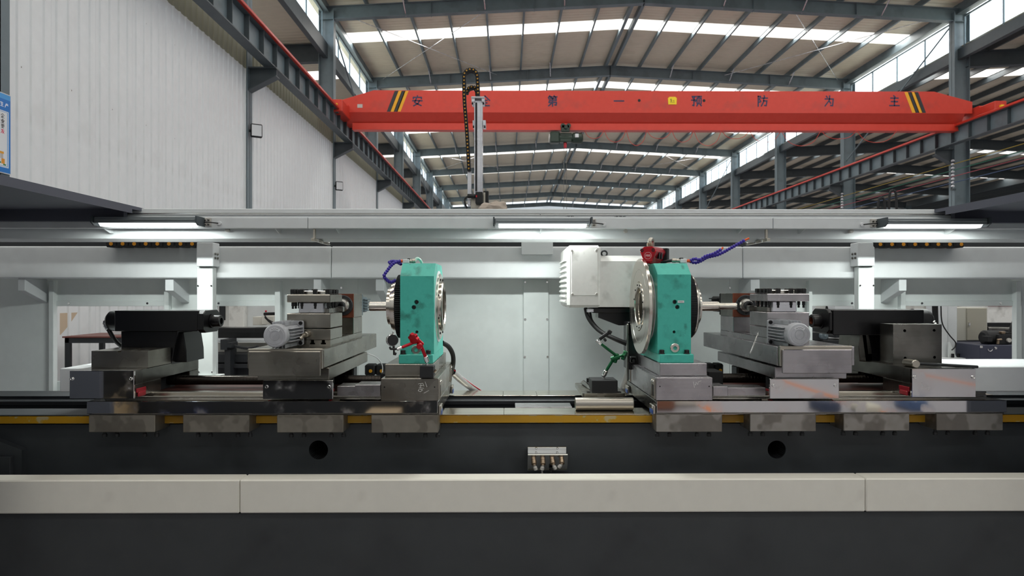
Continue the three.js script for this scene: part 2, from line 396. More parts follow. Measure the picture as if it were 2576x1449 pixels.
for (let i = 0; i < 15; i++) { const x = XR + 1.3 + i * 1.42; part('purlin', B(x - 0.035, x + 0.035, roofR(x) - 0.24, roofR(x), NEAR, FAR, 0), M.hallSteelDark, aisleRight); }
for (let i = 0; i < 14; i++) { const x = 39.4 + i * 1.42, y = roofR(38.6) - 0.3 + (x - 38.6) * 0.02; part('purlin', B(x - 0.035, x + 0.035, y - 0.3, y, NEAR, FAR, 0), M.hallSteelDark, aisleRight); }
part('valley_closure', B(38.45, 38.75, roofR(38.6) - 0.6, roofR(38.6) + 0.15, NEAR - 0.3, FAR + 0.3, 0), M.hallSteelDark, aisleRight);
const aisleLeft = structure('ceiling_side', 'lower roof of the neighbouring aisle on the left above the runway beam', 'roof');
const roofL = (x) => E + 8.98 - (XL - x) * 0.05;
roofHalf(-17.2, XL - 0.45, roofL, aisleLeft, 0.6);
for (const k of [2, 5]) for (const s of [-1, 1]) {
  const xe = s < 0 ? XL + 0.3 : XR - 0.3, xm = RIDGE + s * 5.4, a = frameD(k) + 0.2, b = frameD(k + 1) - 0.2;
  part('bracing_rod', rod(V(xe, roofY(xe) - 0.35, -b), V(xm, roofY(xm) - 0.35, -a), 0.012, 6), M.alu, ceiling);
  part('bracing_rod', rod(V(xm, roofY(xm) - 0.4, -b), V(xe, roofY(xe) - 0.4, -a), 0.012, 6), M.alu, ceiling);
  const xw = s < 0 ? XL - 0.1 : XR + 0.1;
  part('bracing_rod', rod(V(xw, E + 9.7, -a), V(xw, E + 6.3, -b), 0.03, 6), M.hallSteel, ceiling);
}
for (const k of frameK) {
  const d = frameD(k), xa = -17, xb = XL - 0.5, q = (o0, o1, e) => prism([[xa, roofL(xa) - 0.05 - o0], [xb, roofL(xb) - 0.05 - o0], [xb, roofL(xb) - 0.05 - o1], [xa, roofL(xa) - 0.05 - o1]], d - e, d + e);
  part('rafter', [q(0, 0.02, 0.11), q(0.02, 0.62, 0.006), q(0.62, 0.64, 0.11)], M.hallSteelDark, aisleLeft);
}
// outer walls that close the hall
structure('wall_far', 'pale end wall at the far end of the workshop', 'wall', B(-17.5, 60.5, 0, E + 11.5, FAR + 0.3, FAR + 0.5, 0), M.wall);
structure('wall_near', 'pale end wall behind the camera', 'wall', B(-17.5, 60.5, 0, E + 11.5, NEAR - 0.5, NEAR - 0.3, 0), M.wall);
structure('wall_outer_right', 'pale outer wall of the right aisle', 'wall', B(60, 60.2, 0, E + 9.9, NEAR - 0.4, FAR + 0.4, 0), M.wall);
structure('wall_outer_left', 'pale outer wall of the left aisle', 'wall', B(-17.5, -17.3, 0, E + 9.6, NEAR - 0.4, FAR + 0.4, 0), M.wall);
for (const l of lightsAt) scene.add(l);

// crane runway beams on the corbels
function runway(name, label, xc, y0, y1, inner) {
  const t = thing(name, label, 'crane beam'), h = 0.13;
  part('bottom_flange', B(xc - h, xc + h, E + y0, E + y0 + 0.025, NEAR, FAR, 0), M.hallSteelDark, t);
  part('web', B(xc - 0.008, xc + 0.008, E + y0 + 0.025, E + y1 - 0.025, NEAR, FAR, 0), M.hallSteel, t);
  part('top_flange', B(xc - h, xc + h, E + y1 - 0.025, E + y1, NEAR, FAR, 0), M.hallSteelDark, t);
  const g = B(xc - h + 0.01, xc + h - 0.01, E + y0 + 0.025, E + y1 - 0.025, -0.006, 0.006, 0);
  for (let d = NEAR + 0.5; d < FAR; d += 0.83) { const s = new THREE.Mesh(g, M.hallSteelDark); s.name = 'stiffener'; s.position.z = -d; t.add(s); }
  part('rail', [B(xc - 0.03, xc + 0.03, E + y1, E + y1 + 0.05, NEAR, FAR, 0)], M.hallSteelDark, t);
  part('conductor_cover', B(xc + inner * 0.12, xc + inner * 0.2, E + y1 - 0.01, E + y1 + 0.06, NEAR, FAR, 0.01), M.conduit, t);
  return t;
}
runway('crane_runway_beam', 'dark grey crane runway beam with red rail along the white ribbed wall', -5.66, 5.4, 6.02, 1);
runway('crane_runway_beam', 'dark grey crane runway beam with red rail along the right column row', 15.55, 5.2, 5.76, -1);

// flat glyph strokes on a 100 x 100 grid
const GLYPH = {
  an: [[[50, 100], [50, 86]], [[12, 70], [12, 84], [88, 84], [88, 70]], [[42, 78], [24, 36], [86, 6]], [[70, 54], [56, 26], [14, 4]], [[5, 52], [95, 52]]],
  quan: [[[50, 96], [5, 54]], [[50, 96], [95, 54]], [[28, 56], [72, 56]], [[30, 32], [70, 32]], [[50, 56], [50, 6]], [[8, 6], [92, 6]]],
  di: [[[24, 100], [10, 80]], [[22, 89], [46, 89]], [[33, 88], [39, 78]], [[66, 100], [54, 80]], [[64, 89], [93, 89]], [[75, 88], [81, 78]], [[14, 70], [84, 70], [84, 53], [20, 53], [16, 35], [88, 35], [84, 10], [70, 14]], [[50, 72], [50, 0]], [[46, 33], [12, 3]]],
  yi: [[[4, 50], [96, 50]]],
  yu: [[[8, 92], [40, 92], [24, 74]], [[14, 82], [32, 66]], [[3, 58], [46, 58], [40, 44]], [[26, 58], [26, 5], [13, 10]], [[52, 93], [98, 93]], [[74, 92], [68, 77]], [[56, 24], [56, 77], [94, 77], [94, 24]], [[75, 64], [75, 36], [52, 2]], [[79, 24], [97, 4]]],
  fang: [[[10, 96], [10, 0]], [[10, 93], [32, 93], [22, 66], [34, 44], [14, 36]], [[66, 100], [70, 86]], [[42, 77], [98, 77]], [[64, 76], [60, 40], [40, 2]], [[62, 51], [92, 51], [86, 6], [70, 8]]],
  wei: [[[22, 96], [32, 82]], [[10, 69], [88, 69], [82, 5], [62, 8]], [[54, 98], [50, 56], [10, 2]], [[52, 46], [64, 28]]],
  zhu: [[[42, 100], [56, 87]], [[14, 77], [86, 77]], [[20, 44], [80, 44]], [[50, 76], [50, 6]], [[4, 6], [96, 6]]],
  sheng: [[[26, 96], [14, 70]], [[20, 77], [88, 77]], [[16, 44], [84, 44]], [[52, 98], [52, 6]], [[4, 6], [96, 6]]],
  chan: [[[48, 100], [54, 89]], [[14, 83], [88, 83]], [[34, 77], [40, 63]], [[66, 77], [58, 63]], [[90, 58], [14, 58], [12, 30], [2, 4]]],
  qi: [[[50, 97], [5, 58]], [[50, 97], [95, 58]], [[50, 62], [50, 6]], [[50, 36], [80, 36]], [[26, 44], [26, 6]], [[5, 6], [95, 6]]],
  ye: [[[38, 94], [38, 8]], [[62, 94], [62, 8]], [[10, 70], [26, 30]], [[90, 70], [74, 30]], [[4, 6], [96, 6]]],
  yao: [[[6, 94], [94, 94]], [[16, 54], [16, 77], [84, 77], [84, 54], [16, 54]], [[38, 92], [38, 54]], [[62, 92], [62, 54]], [[4, 40], [96, 40]], [[44, 52], [28, 22], [84, 0]], [[68, 38], [52, 14], [14, 0]]],
  fa: [[[30, 93], [22, 67], [92, 67]], [[48, 98], [40, 50], [4, 3]], [[40, 46], [82, 46], [60, 16], [34, 2]], [[46, 38], [66, 14], [97, 2]], [[70, 92], [82, 80]]],
};
function glyph(key, x, y, size, d, w = 11, th = 0.004) {
  const g = [];
  for (const s of GLYPH[key]) for (let i = 1; i < s.length; i++) {
    const [a, b] = [s[i - 1], s[i]], dx = b[0] - a[0], dy = b[1] - a[1], L = Math.hypot(dx, dy), nx = -dy / L * w / 2, ny = dx / L * w / 2, ex = dx / L * w * 0.35, ey = dy / L * w * 0.35;
    const q = [[a[0] + nx - ex, a[1] + ny - ey], [a[0] - nx - ex, a[1] - ny - ey], [b[0] - nx + ex, b[1] - ny + ey], [b[0] + nx + ex, b[1] + ny + ey]];
    g.push(prism(q.map(([u, v]) => [x + (u / 100 - 0.5) * size, y + (v / 100 - 0.5) * size]), d - th * (1 + i * 0.05), d));
  }
  return g;
}
// overhead travelling crane
{
  const d = 21.6, t = thing('overhead_crane', 'red overhead travelling crane girder with dark Chinese lettering across the hall', 'crane');
  const xa = -5.5779, xb = 15.8812, xc = -4.5286, xe = 14.5715;
  const y0 = E + 6.9, y1 = E + 6.156, y2 = E + 5.82, y3 = E + 5.59;
  part('box_girder', prism([[xa, E + 6.58], [xc, y0], [xe, y0], [xb, E + 6.55], [xb, y1], [xa, y1]], d, d + 0.5), M.craneRed, t);
  part('lower_web', [prismX([[d + 0.002, y1], [d + 0.498, y1], [d + 0.29, y2], [d + 0.21, y2]], xa + 0.12, xb - 0.25), B(xa + 0.3, xb - 0.45, y3 + 0.02, y2, d + 0.2, d + 0.3, 0)], M.craneRed, t);
  part('bottom_flange', [B(xa + 0.3, xb - 0.4, y3, y3 + 0.03, d + 0.1, d + 0.4, 0), B(xa + 0.3, xb - 0.4, y3 + 0.03, y2, d + 0.12, d + 0.14, 0)], M.craneRed, t);
  for (const [x, m] of [[xa + 0.02, 'left'], [xb + 0.28, 'right']]) {
    const e = part('end_carriage', [B(x - 0.2, x + 0.2, E + 5.93, E + 6.32, d - 0.9, d + 1.4, 0.02), B(x - 0.2, x + 0.2, E + 6.3, E + 6.36, d - 0.2, d + 0.7, 0)], M.craneRed, t);
    for (const o of [-0.75, 1.25]) part('wheel', cyl('x', x, E + 6.02, -(d + o), 0.12, -0.05, 0.05), M.steelDark, e);
    part('buffer', B(x - 0.05, x + 0.05, E + 6.05, E + 6.17, d - 0.98, d - 0.9), M.signYellow, e);
  }
  const stripe = (x, s) => { const w = 0.13; return prism([[x - s * 0.27, y1 + 0.02], [x - s * 0.27 + w, y1 + 0.02], [x + w, y0 - 0.02], [x, y0 - 0.02]], d - 0.004, d); };
  for (const [x, s, m] of [[-3.8152, 1, 0], [-3.694, 1, 1], [-3.5796, 1, 0], [-3.4786, 1, 1], [13.5492, -1, 1], [13.665, -1, 0], [13.774, -1, 1], [13.8899, -1, 0]]) part('hazard_stripe', stripe(x, s), m ? M.stripeYellow : M.stripeBlack, t);
  for (const [x, y, k] of [[-3.0476, 8.1404, 'an'], [-0.7558, 8.1456, 'quan'], [1.5397, 8.1508, 'di'], [3.7983, 8.156, 'yi'], [6.44, 8.162, 'yu'], [8.6927, 8.1671, 'fang'], [10.9761, 8.1723, 'wei'], [13.2086, 8.1773, 'zhu']]) part('lettering', glyph(k, x, y, 0.36, d, 12, 0.005), M.navy, t);
  const sg = part('capacity_sign', prism([[0, 0], [1, 0], [1.04, 0.7], [0.86, 0.86], [0.14, 0.86], [-0.04, 0.7]].map(([u, v]) => [5.4776 + u * 0.28, 8.0393 + v * 0.3]), d - 0.012, d - 0.001), M.signYellow, t);
  const cv = document.createElement('canvas'); cv.width = 128; cv.height = 96; const cx = cv.getContext('2d');
  cx.fillStyle = '#f0d020'; cx.fillRect(0, 0, 128, 96); cx.fillStyle = '#2a2a20'; cx.font = 'bold 70px sans-serif'; cx.fillText('5', 22, 66); cx.font = 'bold 46px sans-serif'; cx.fillText('t', 80, 66); cx.fillRect(22, 76, 84, 6);
  const ct = new THREE.CanvasTexture(cv); ct.colorSpace = THREE.SRGBColorSpace;
  const pl = new THREE.PlaneGeometry(0.24, 0.18); const lt = new THREE.Mesh(pl, mat(0xffffff, 0.5, 0, { map: ct })); lt.name = 'print'; lt.position.set(5.4776 + 0.14, 8.0393 + 0.125, -d + 0.0135); sg.add(lt);
  part('maker_plate', B(-5.0802, -4.9054, 7.9043, 8.0258, d - 0.006, d), M.greyPlastic, t);
  for (const x of [4.4887, 6.6977]) part('cable_hole', cyl('z', x, 8.1743, -d, 0.05, -0.01, 0.004, 0, 16), M.blackSoft, t);
  // hoist
  const h = thing('electric_hoist', 'dark green electric chain hoist hanging under the red crane girder', 'hoist');
  const hx = 2.0128, hy = 6.9458;
  part('drum', [cyl('x', hx, hy, -d - 0.25, 0.13, -0.22, 0.2), B(hx - 0.22, hx + 0.2, hy - 0.15, hy + 0.16, d + 0.13, d + 0.37, 0.02)], M.hoistGreen, h);
  part('gearbox', B(hx - 0.55, hx - 0.22, hy - 0.18, hy + 0.2, d + 0.08, d + 0.42, 0.04), M.hoistGreen, h);
  part('motor', [cyl('x', hx, hy, -d - 0.25, 0.18, 0.2, 0.58, 0.05)], M.hoistGreen, h);
  part('end_cap', cyl('x', hx, hy, -d - 0.25, 0.15, -0.58, -0.55), M.greyPlastic, h);
  part('limit_box', B(hx + 0.3, hx + 0.42, hy - 0.02, hy + 0.1, d + 0.02, d + 0.1), M.whitePlastic, h);
  part('trolley', [B(hx - 0.18, hx + 0.12, hy + 0.16, hy + 0.42, d + 0.02, d + 0.1, 0.03), ...[-0.12, 0.08].map((o) => cyl('z', hx + o, hy + 0.38, -d - 0.06, 0.075, -0.04, 0.04)), cyl('z', hx - 0.02, hy + 0.32, -d - 0.02, 0.06, 0, 0.07)], M.hoistGreen, h);
  part('rope', [-0.05, 0.05].map((o) => rod(V(hx + o - 0.02, hy - 0.15, -d - 0.25), V(hx + o - 0.02, 4.5293 - 0.4, -d - 0.25), 0.008, 6)), M.steelDark, h);
  part('hook_block', [B(hx - 0.07, hx + 0.03, hy - 0.34, hy - 0.15, d + 0.2, d + 0.3, 0.02)], M.redPaint, h);
  // festoon cable loops under the girder
  const ends = [2.6334, 3.3129, 4.0607, 4.768, 5.6255, 6.3745, 7.3283, 8.2827, 9.3743, 10.7399, 11.9701, 13.3381];
  for (let i = 0; i + 1 < ends.length; i++) {
    const a = ends[i], b = ends[i + 1], y = y3 - 0.01, dep = 0.28 + 0.12 * ((i * 7) % 3);
    solo('festoon_cable', 'red festoon cable loop under the girder, ' + ['first', 'second', 'third', 'fourth', 'fifth', 'sixth', 'seventh', 'eighth', 'ninth', 'tenth', 'eleventh'][i] + ' right of the hoist', 'cable', tube([[a, y, -d - 0.1], [a + (b - a) * 0.2, y - dep * 0.75, -d - 0.1], [(a + b) / 2, y - dep, -d - 0.1], [b - (b - a) * 0.2, y - dep * 0.75, -d - 0.1], [b, y, -d - 0.1]], 0.009, 24, 5), M.conduit, 'festoon loops under the girder');
  }
}
// sliding conductors on the right columns
for (const [n, h, m] of [['yellow', 4.62, wires.yellow], ['green', 4.4, wires.green], ['red', 4.18, wires.red], ['blue', 3.96, wires.blue]])
  solo('conductor_wire', n + ' conductor wire strung along the right column row', 'wire', rod(V(15.9, E + h, -NEAR), V(15.9, E + h, -FAR), 0.014, 6), m);
for (let k = 2; k <= 6; k++) {
  const d = frameD(k) - 0.2, t = thing('insulator_rack', 'white insulator string carrying the conductor wires, ' + ['nearest', 'second', 'third', 'fourth', 'fifth'][k - 2] + ' along the column row', 'insulator');
  for (let i = 0; i < 8; i++) part('insulator', lathe('y', 15.9, E + 4.72 - i * 0.13, -d, [[0, 0], [0.05, 0], [0.06, 0.03], [0.03, 0.07], [0, 0.075]], 14), M.whiteBead, t);
  part('bracket', [B(15.88, 15.92, E + 3.7, E + 4.8, d + 0.05, d + 0.08, 0), B(15.88, 16.02, E + 3.7, E + 3.76, d, d + 0.08, 0)], M.hallSteelDark, t);
}
// flood lights on the left columns
for (const [k, h, label] of [[1, 3.9, 'square black flood lamp on the first grey column of the ribbed wall'], [2, 3.9, 'small black flood lamp on the second grey column of the ribbed wall']]) {
  const d = frameD(k) - 0.05, t = thing('flood_lamp', label, 'lamp'), y = E + h - (k === 2 ? 0.05 : 0);
  const g = (a) => { a.rotateY(0.5); a.translate(XL + 0.22, y, -d); return a; };
  part('housing', g(B(-0.13, 0.13, -0.16, 0.16, 0, 0.1, 0.02)), M.blackSoft, t);
  part('glass', g(B(-0.11, 0.11, -0.13, 0.13, -0.004, 0.0, 0)), M.whitePlastic, t);
  part('bracket', B(XL + 0.035, XL + 0.2, y - 0.03, y + 0.03, d + 0.02, d + 0.06), M.blackSoft, t);
}
// safety poster on the nearest left column
{
  const t = thing('safety_poster', 'blue and white safety poster on the nearest left column', 'poster');
  const W = 256, H = 768, cv = document.createElement('canvas'); cv.width = W; cv.height = H; const c = cv.getContext('2d');
  c.fillStyle = '#1f78c8'; c.fillRect(0, 0, W, H); c.fillStyle = '#4aa0e0'; c.fillRect(0, 0, W, 50);
  c.fillStyle = '#dfe3e6'; c.fillRect(8, 165, W - 20, H - 215); c.strokeStyle = '#4a96d8'; c.lineWidth = 4; c.strokeRect(14, 176, W - 34, H - 238);
  const draw = (k, x, y, w, h, col, lw) => { c.strokeStyle = col; c.lineWidth = lw; for (const q of GLYPH[k]) { c.beginPath(); q.forEach(([u, v], i) => (i ? c.lineTo(x + u * w / 100, y + (100 - v) * h / 100) : c.moveTo(x + u * w / 100, y + (100 - v) * h / 100))); c.stroke(); } };
  draw('an', 118, 78, 26, 46, '#ffffff', 4); draw('quan', 152, 80, 26, 46, '#ffffff', 4); draw('sheng', 186, 82, 26, 46, '#ffffff', 4); draw('chan', 219, 84, 26, 46, '#ffffff', 4);
  draw('qi', 192, 196, 25, 44, '#333333', 4); draw('ye', 192, 246, 25, 44, '#333333', 4); draw('yao', 192, 296, 25, 44, '#333333', 3.5); draw('fa', 192, 346, 25, 44, '#cc3350', 4);
  c.fillStyle = '#e0a030'; c.fillRect(184, 566, 28, 22); c.fillStyle = '#b8b4b0'; c.fillRect(188, 588, 20, 46); c.fillStyle = '#e0952a'; c.fillRect(196, 634, 22, 50); c.fillStyle = '#1c7a44'; c.fillRect(176, 668, 18, 14); c.fillRect(208, 684, 18, 14);
  const ct = new THREE.CanvasTexture(cv); ct.colorSpace = THREE.SRGBColorSpace;
  const w = 0.62, h = 0.98, x = XL + 0.05;
  part('board', B(x, x + 0.006, E + 1.47, E + 1.47 + h, 7.3, 7.3 + w, 0), M.whitePlastic, t);
  const pg = new THREE.PlaneGeometry(w - 0.02, h - 0.02); pg.rotateY(Math.PI / 2);
  const pm = new THREE.Mesh(pg, mat(0xffffff, 0.25, 0, { map: ct })); pm.name = 'print'; pm.position.set(x + 0.008, E + 1.47 + h / 2, -(7.3 + w / 2)); t.add(pm);
}

// ---------------------------------------------------------------- machine bed and base
{
  const t = thing('machine_bed', 'long dark grey lathe bed with bright guideways and yellow band', 'machine bed');
  const x0 = -4.6, x1 = 4.9, g0 = 0.9183, gy = g0;                // guideway height
  // front wall with two round openings
  const s = rect(x0, x1, 0.12, 0.852);
  for (const [x, y, r] of [[-1.0841, 0.703, -3.66, 0.0549].filter((v, i) => i !== 2), [1.5558, 0.7005, -3.66, 0.0526].filter((v, i) => i !== 2)]) s.holes.push(circle(x, y, r));
  part('front_wall', plate(s, 3.66, 3.74), M.bed, t);
  for (const [x, y, z, r] of [[-1.0841, 0.703, -3.66, 0.0549], [1.5558, 0.7005, -3.66, 0.0526]])
    part('core_hole_lining', lathe('z', x, y, -3.66, [[r, -0.01], [r, -0.35], [0, -0.35]], 32), M.blackSoft, t);
  part('inner_body', [B(x0, x1, 0.12, gy - 0.26, 3.98, 4.5, 0), B(x0, x1, 0.3, gy - 0.3, 3.74, 4.0, 0)], M.bed, t);
  part('front_way_block', B(x0, x1, 0.8643, gy - 0.004, 3.62, 3.79, 0.004), M.bed, t);
  part('yellow_band', B(x0, x1, 0.8688, gy - 0.008, 3.6, 3.625, 0.002), M.yellow, t);
  for (const g of [B(x0, -2.353, gy - 0.006, gy, 3.598, 3.8, 0.002), B(x0, -2.7449, gy - 0.006, gy, 4.265, 4.49, 0.002), B(2.8153, x1, gy - 0.006, gy, 3.598, 3.8, 0.002), B(3.2775, x1, gy - 0.006, gy, 4.265, 4.49, 0.002)]) part('dark_way_end', g, M.bed, t);  // outer stretches of both ways, drawn in the dark bed tone
  part('front_way', [B(-2.353, -0.02, gy - 0.006, gy, 3.598, 3.8, 0.002), B(-0.018, 2.8153, gy - 0.006, gy, 3.598, 3.8, 0.002)], M.way, t);
  part('inner_ledge', [B(x0, x1, gy - 0.05, gy - 0.022, 4.19, 4.27, 0.003), B(x0, x1, gy - 0.26, gy - 0.05, 4.21, 4.3, 0)], M.anthracite, t);
  part('rear_way_block', B(x0, x1, gy - 0.26, gy - 0.004, 4.275, 4.48, 0.003), M.bed, t);
  part('rear_way', [B(-2.7449, -0.03, gy - 0.006, gy, 4.265, 4.49, 0.002), B(-0.028, 0.2, gy - 0.006, gy, 4.265, 4.49, 0.002), B(0.202, 3.2775, gy - 0.006, gy, 4.265, 4.49, 0.002)], M.way, t);
  part('trough_plate', B(0.0478, 0.3918, 0.9121, 0.9193, 3.82, 3.97), M.steelB, t);
  part('trough_support', B(0.0479, 0.3929, 0.8265, 0.9103, 3.83, 3.96), M.bed, t);
}
{
  const t = thing('machine_plinth', 'dark lower base with long cream front rail along the picture bottom', 'machine base');
  for (const [a, b] of [[-500, 601.3], [602.7, 2177.3], [2178.7, 3100]]) {
    const o = part('front_rail', B(a === -500 ? -4.7 : a < 1000 ? -1.3842 : 1.8696, b === 601.3 ? -1.3871 : b < 2500 ? 1.8667 : 5, 0.4636, 0.6368, 3.3, 3.41, 0.006), M.kerb, t);
  }
  part('front_panel', B(-4.7, 5, 0.05, 0.4546, 3.325, 3.4, 0), M.base, t);
  part('tray', [B(-4.7, 5, 0.5041, 0.526, 3.4, 3.7, 0), B(-4.6, 4.9, 0, 0.13, 3.36, 4.6, 0)], M.base, t);
  part('splash_gusset', prism([[-3.0037, 0.8172], [-2.7466, 0.7154], [-2.7466, 0.5457], [-3.0037, 0.5457]], 3.62, 3.66), M.bed, t);
  part('splash_box', B(-2.9788, -2.7904, 0.5607, 0.6833, 3.59, 3.62, 0.002), M.bed, t);
}
// junction plate with four fittings on the bed front
{
  const t = thing('fluid_junction_plate', 'folded stainless plate with four brass fittings on the dark bed front', 'junction plate');
  part('plate', [B(0.1163, 0.3399, 0.699, 0.7218, 3.648, 3.66, 0.002), prismX([[3.65, 0.7014], [3.58, 0.6978], [3.58, 0.691], [3.655, 0.6923]], 0.1164, 0.3401),
    prismX([[3.58, 0.6955], [3.585, 0.6955], [3.645, 0.5872], [3.638, 0.5872]], 0.1157, 0.3428), B(0.118, 0.3428, 0.5922, 0.6217, 3.63, 3.64, 0.002)], M.chrome, t);
  for (const [x, y] of [[0.1664, 0.7138], [0.2872, 0.7138]]) part('screw', cyl('z', x, y, -3.65, 0.006, 0, 0.008), M.chrome, t);
  const f = [[V(0.1463, 0.6817, -3.6), V(0.1513, 0.643, -3.56), V(0.1614, 0.6118, -3.56)], [V(0.2003, 0.6816, -3.6), V(0.2003, 0.6429, -3.56), V(0.1936, 0.6117, -3.56)],
    [V(0.2521, 0.6815, -3.6), V(0.256, 0.645, -3.56), V(0.2716, 0.616, -3.56)], [V(0.3062, 0.6814, -3.6), V(0.3072, 0.6471, -3.56), V(0.2872, 0.6249, -3.56)]];
  for (const [a, b, c] of f) {
    const o = part('fitting', [rod(a, a.clone().lerp(b, 0.55), 0.0135, 12), rod(a.clone().lerp(b, 0.5), b, 0.016, 6), rod(b.clone().lerp(a, 0.1), b.clone().lerp(c, 0.2), 0.011, 12)], M.brass, t);
    part('elbow', [rod(b, c, 0.008, 12), rod(b.clone().lerp(c, 0.35), c, 0.011, 14)], M.greyPlastic, o);
  }
  part('hose', [tube([[0.1936, 0.6117, -3.56], [0.1964, 0.5889, -3.57], [0.197, 0.5457, -3.58]].map((p) => V(...p)), 0.005, 10, 8)], M.greyPlastic, t);
  part('hose', [tube([[0.2513, 0.6063, -3.62], [0.2476, 0.5848, -3.6], [0.2476, 0.5397, -3.6]].map((p) => V(...p)), 0.007, 10, 8)], M.rubber, t);
}

// ---------------------------------------------------------------- enclosure frame behind the bed
const screwHead = (x, y, d, r = 0.009) => cyl('z', x, y, -d, r, 0, 0.007, 0.002, 12);
{
  const t = thing('top_rail_beam', 'white top guide rail beam along the whole machine', 'beam');
  const xa = -4.6, xb = 4.9;
  part('upper_beam', B(xa, xb, 2.153, 2.1844, 4.38, 4.6, 0.004), M.frame, t);
  part('guide_rail', [B(xa, -0.003 + 0.2295, 2.1409, 2.1491, 4.362, 4.4, 0.002), B(0.2295, xb, 2.1409, 2.1491, 4.362, 4.4, 0.002)], M.chrome, t);
  part('rail_bed', B(xa, xb, 2.1244, 2.1408, 4.372, 4.6, 0.003), M.frame, t);
  part('marker_notes', glyphless(), M.stripeBlack, t);
  function glyphless() {        // pencilled part numbers on the rail bed
    const g = [];
    for (const [px, n, s] of [[0.4045, 7, 1], [0.7383, 10, 2]]) for (let i = 0; i < n; i++) { const x = px + i * 0.0085; g.push(B(x, x + (i % 3 ? 0.005 : 0.002), 2.1285 + ((i * s) % 2) * 0.002, 2.1353, 4.3712, 4.3725, 0)); }
    return g;
  }
}
{
  const t = thing('lamp_beam', 'white horizontal beam carrying the three machine lamps', 'beam');
  const xs = [-4.6, -1.3615, 1.8245, 4.9];
  for (let i = 0; i < 3; i++) part('front_plate', B(xs[i] + 0.002, xs[i + 1] - 0.002, 2.0459, 2.1206, 4.35, 4.38, 0.003), M.frame, t);
  part('rear_channel', [B(-4.6, 4.9, 1.9881, 2.1034, 4.5, 4.52, 0.002), prismX([[4.5, 1.9881], [4.52, 1.9881], [4.56, 1.9689], [4.545, 1.9689]], -4.6, 4.9), B(-4.6, 4.9, 1.9697, 1.9768, 4.545, 4.565, 0)], M.frame, t);
  part('top_plate', B(-4.6, 4.9, 2.1201, 2.1256, 4.36, 4.6, 0), M.frame, t);
  for (const [a, b, s] of [[-2.7752, -2.7674, 1], [-1.5988, -1.6, 1], [-1.1801, -1.1848, 1], [0.2311, 0.2325, 1], [1.6269, 1.634, -1], [2.0641, 2.0678, -1], [3.1072, 3.1213, -1]])
    part('rib', prismX([[4.38, 2.0517], [4.5, 2.064], [4.5, 2.0247], [4.46, 2.0228]], a - 0.002, a + 0.004), M.frame, t);
  for (const [xa, s] of [[-1.3213, 1], [1.7848, -1]]) {
    const h = part('hanger', [B(xa - 0.008, xa + 0.008, 1.9624, 2.0442, 4.36, 4.38), B(xa - s * 0.012, xa + s * 0.012, 1.9597, 1.9788, 4.33, 4.72, 0.002)], M.zinc, t);
    for (const d of [4.4, 4.52, 4.68]) part('bolt', cyl('x', xa, 1.9692, -d, 0.011, s > 0 ? 0.01 : -0.02, s > 0 ? 0.02 : -0.01, 0.002, 10), M.chrome, h);
  }
  for (const [x, y] of [[-1.9661, 2.0478], [0.8344, 2.0422], [2.4325, 2.0422]]) part('cable_gland', cyl('z', x, y, -4.5, 0.014, 0, 0.03), M.greyPlastic, t);
}
// cable chains lying in the gap behind the lamp beam
for (const [x0, x1, label] of [[-3.059, -2.3586, 'black cable chain with amber discs in the gap at the left'], [2.8037, 3.5169, 'black cable chain with amber discs in the gap at the right']]) {
  const t = thing('cable_chain', label, 'cable chain'), n = 8, dx = (x1 - x0) / n;
  for (let i = 0; i < n; i++) { const o = part('link', B(x0 + i * dx + 0.003, x0 + (i + 1) * dx - 0.003, 1.9546, 2.0092, 4.85, 4.97, 0.012), M.blackSoft, t); part('disc', cyl('z', x0 + (i + 0.6) * dx, 1.9789, -4.85, 0.014, 0, 0.004, 0.001, 14), mat(0xd8901a, 0.5), o); }
}
{
  const t = thing('rear_cross_beam', 'wide white square tube running behind the spindles', 'beam');
  const j = [-4.8, -1.3731, 1.847, 5.1];
  for (let i = 0; i < 3; i++) part('tube', B(j[i] + 0.002, j[i + 1] - 0.002, 1.7211, 1.9696, 4.97, 5.2, 0.008), M.frame, t);
  part('center_stop', B(0.1103, 0.3524, 1.9033, 2.0013, 4.9, 4.97), M.frame, t);
  // knee braces from the tube to the back wall
  for (const [a, b] of [[-3.8246, -3.769], [-2.6797, -2.6146], [-1.5183, -1.4592], [-1.0327, -0.9673], [1.9179, 1.9902], [3.0954, 3.1553]])
    part('knee_brace', prismX([[5.0, 1.7219], [5.25, 1.7219], [5.25, 1.5247], [5.0, 1.625]], a, b, 0.003), M.frame, t);
}
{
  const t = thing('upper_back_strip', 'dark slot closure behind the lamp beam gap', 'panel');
  part('strip', B(-4.8, 5.1, 1.9279, 2.1929, 5.28, 5.3, 0), M.anthracite, t);
}
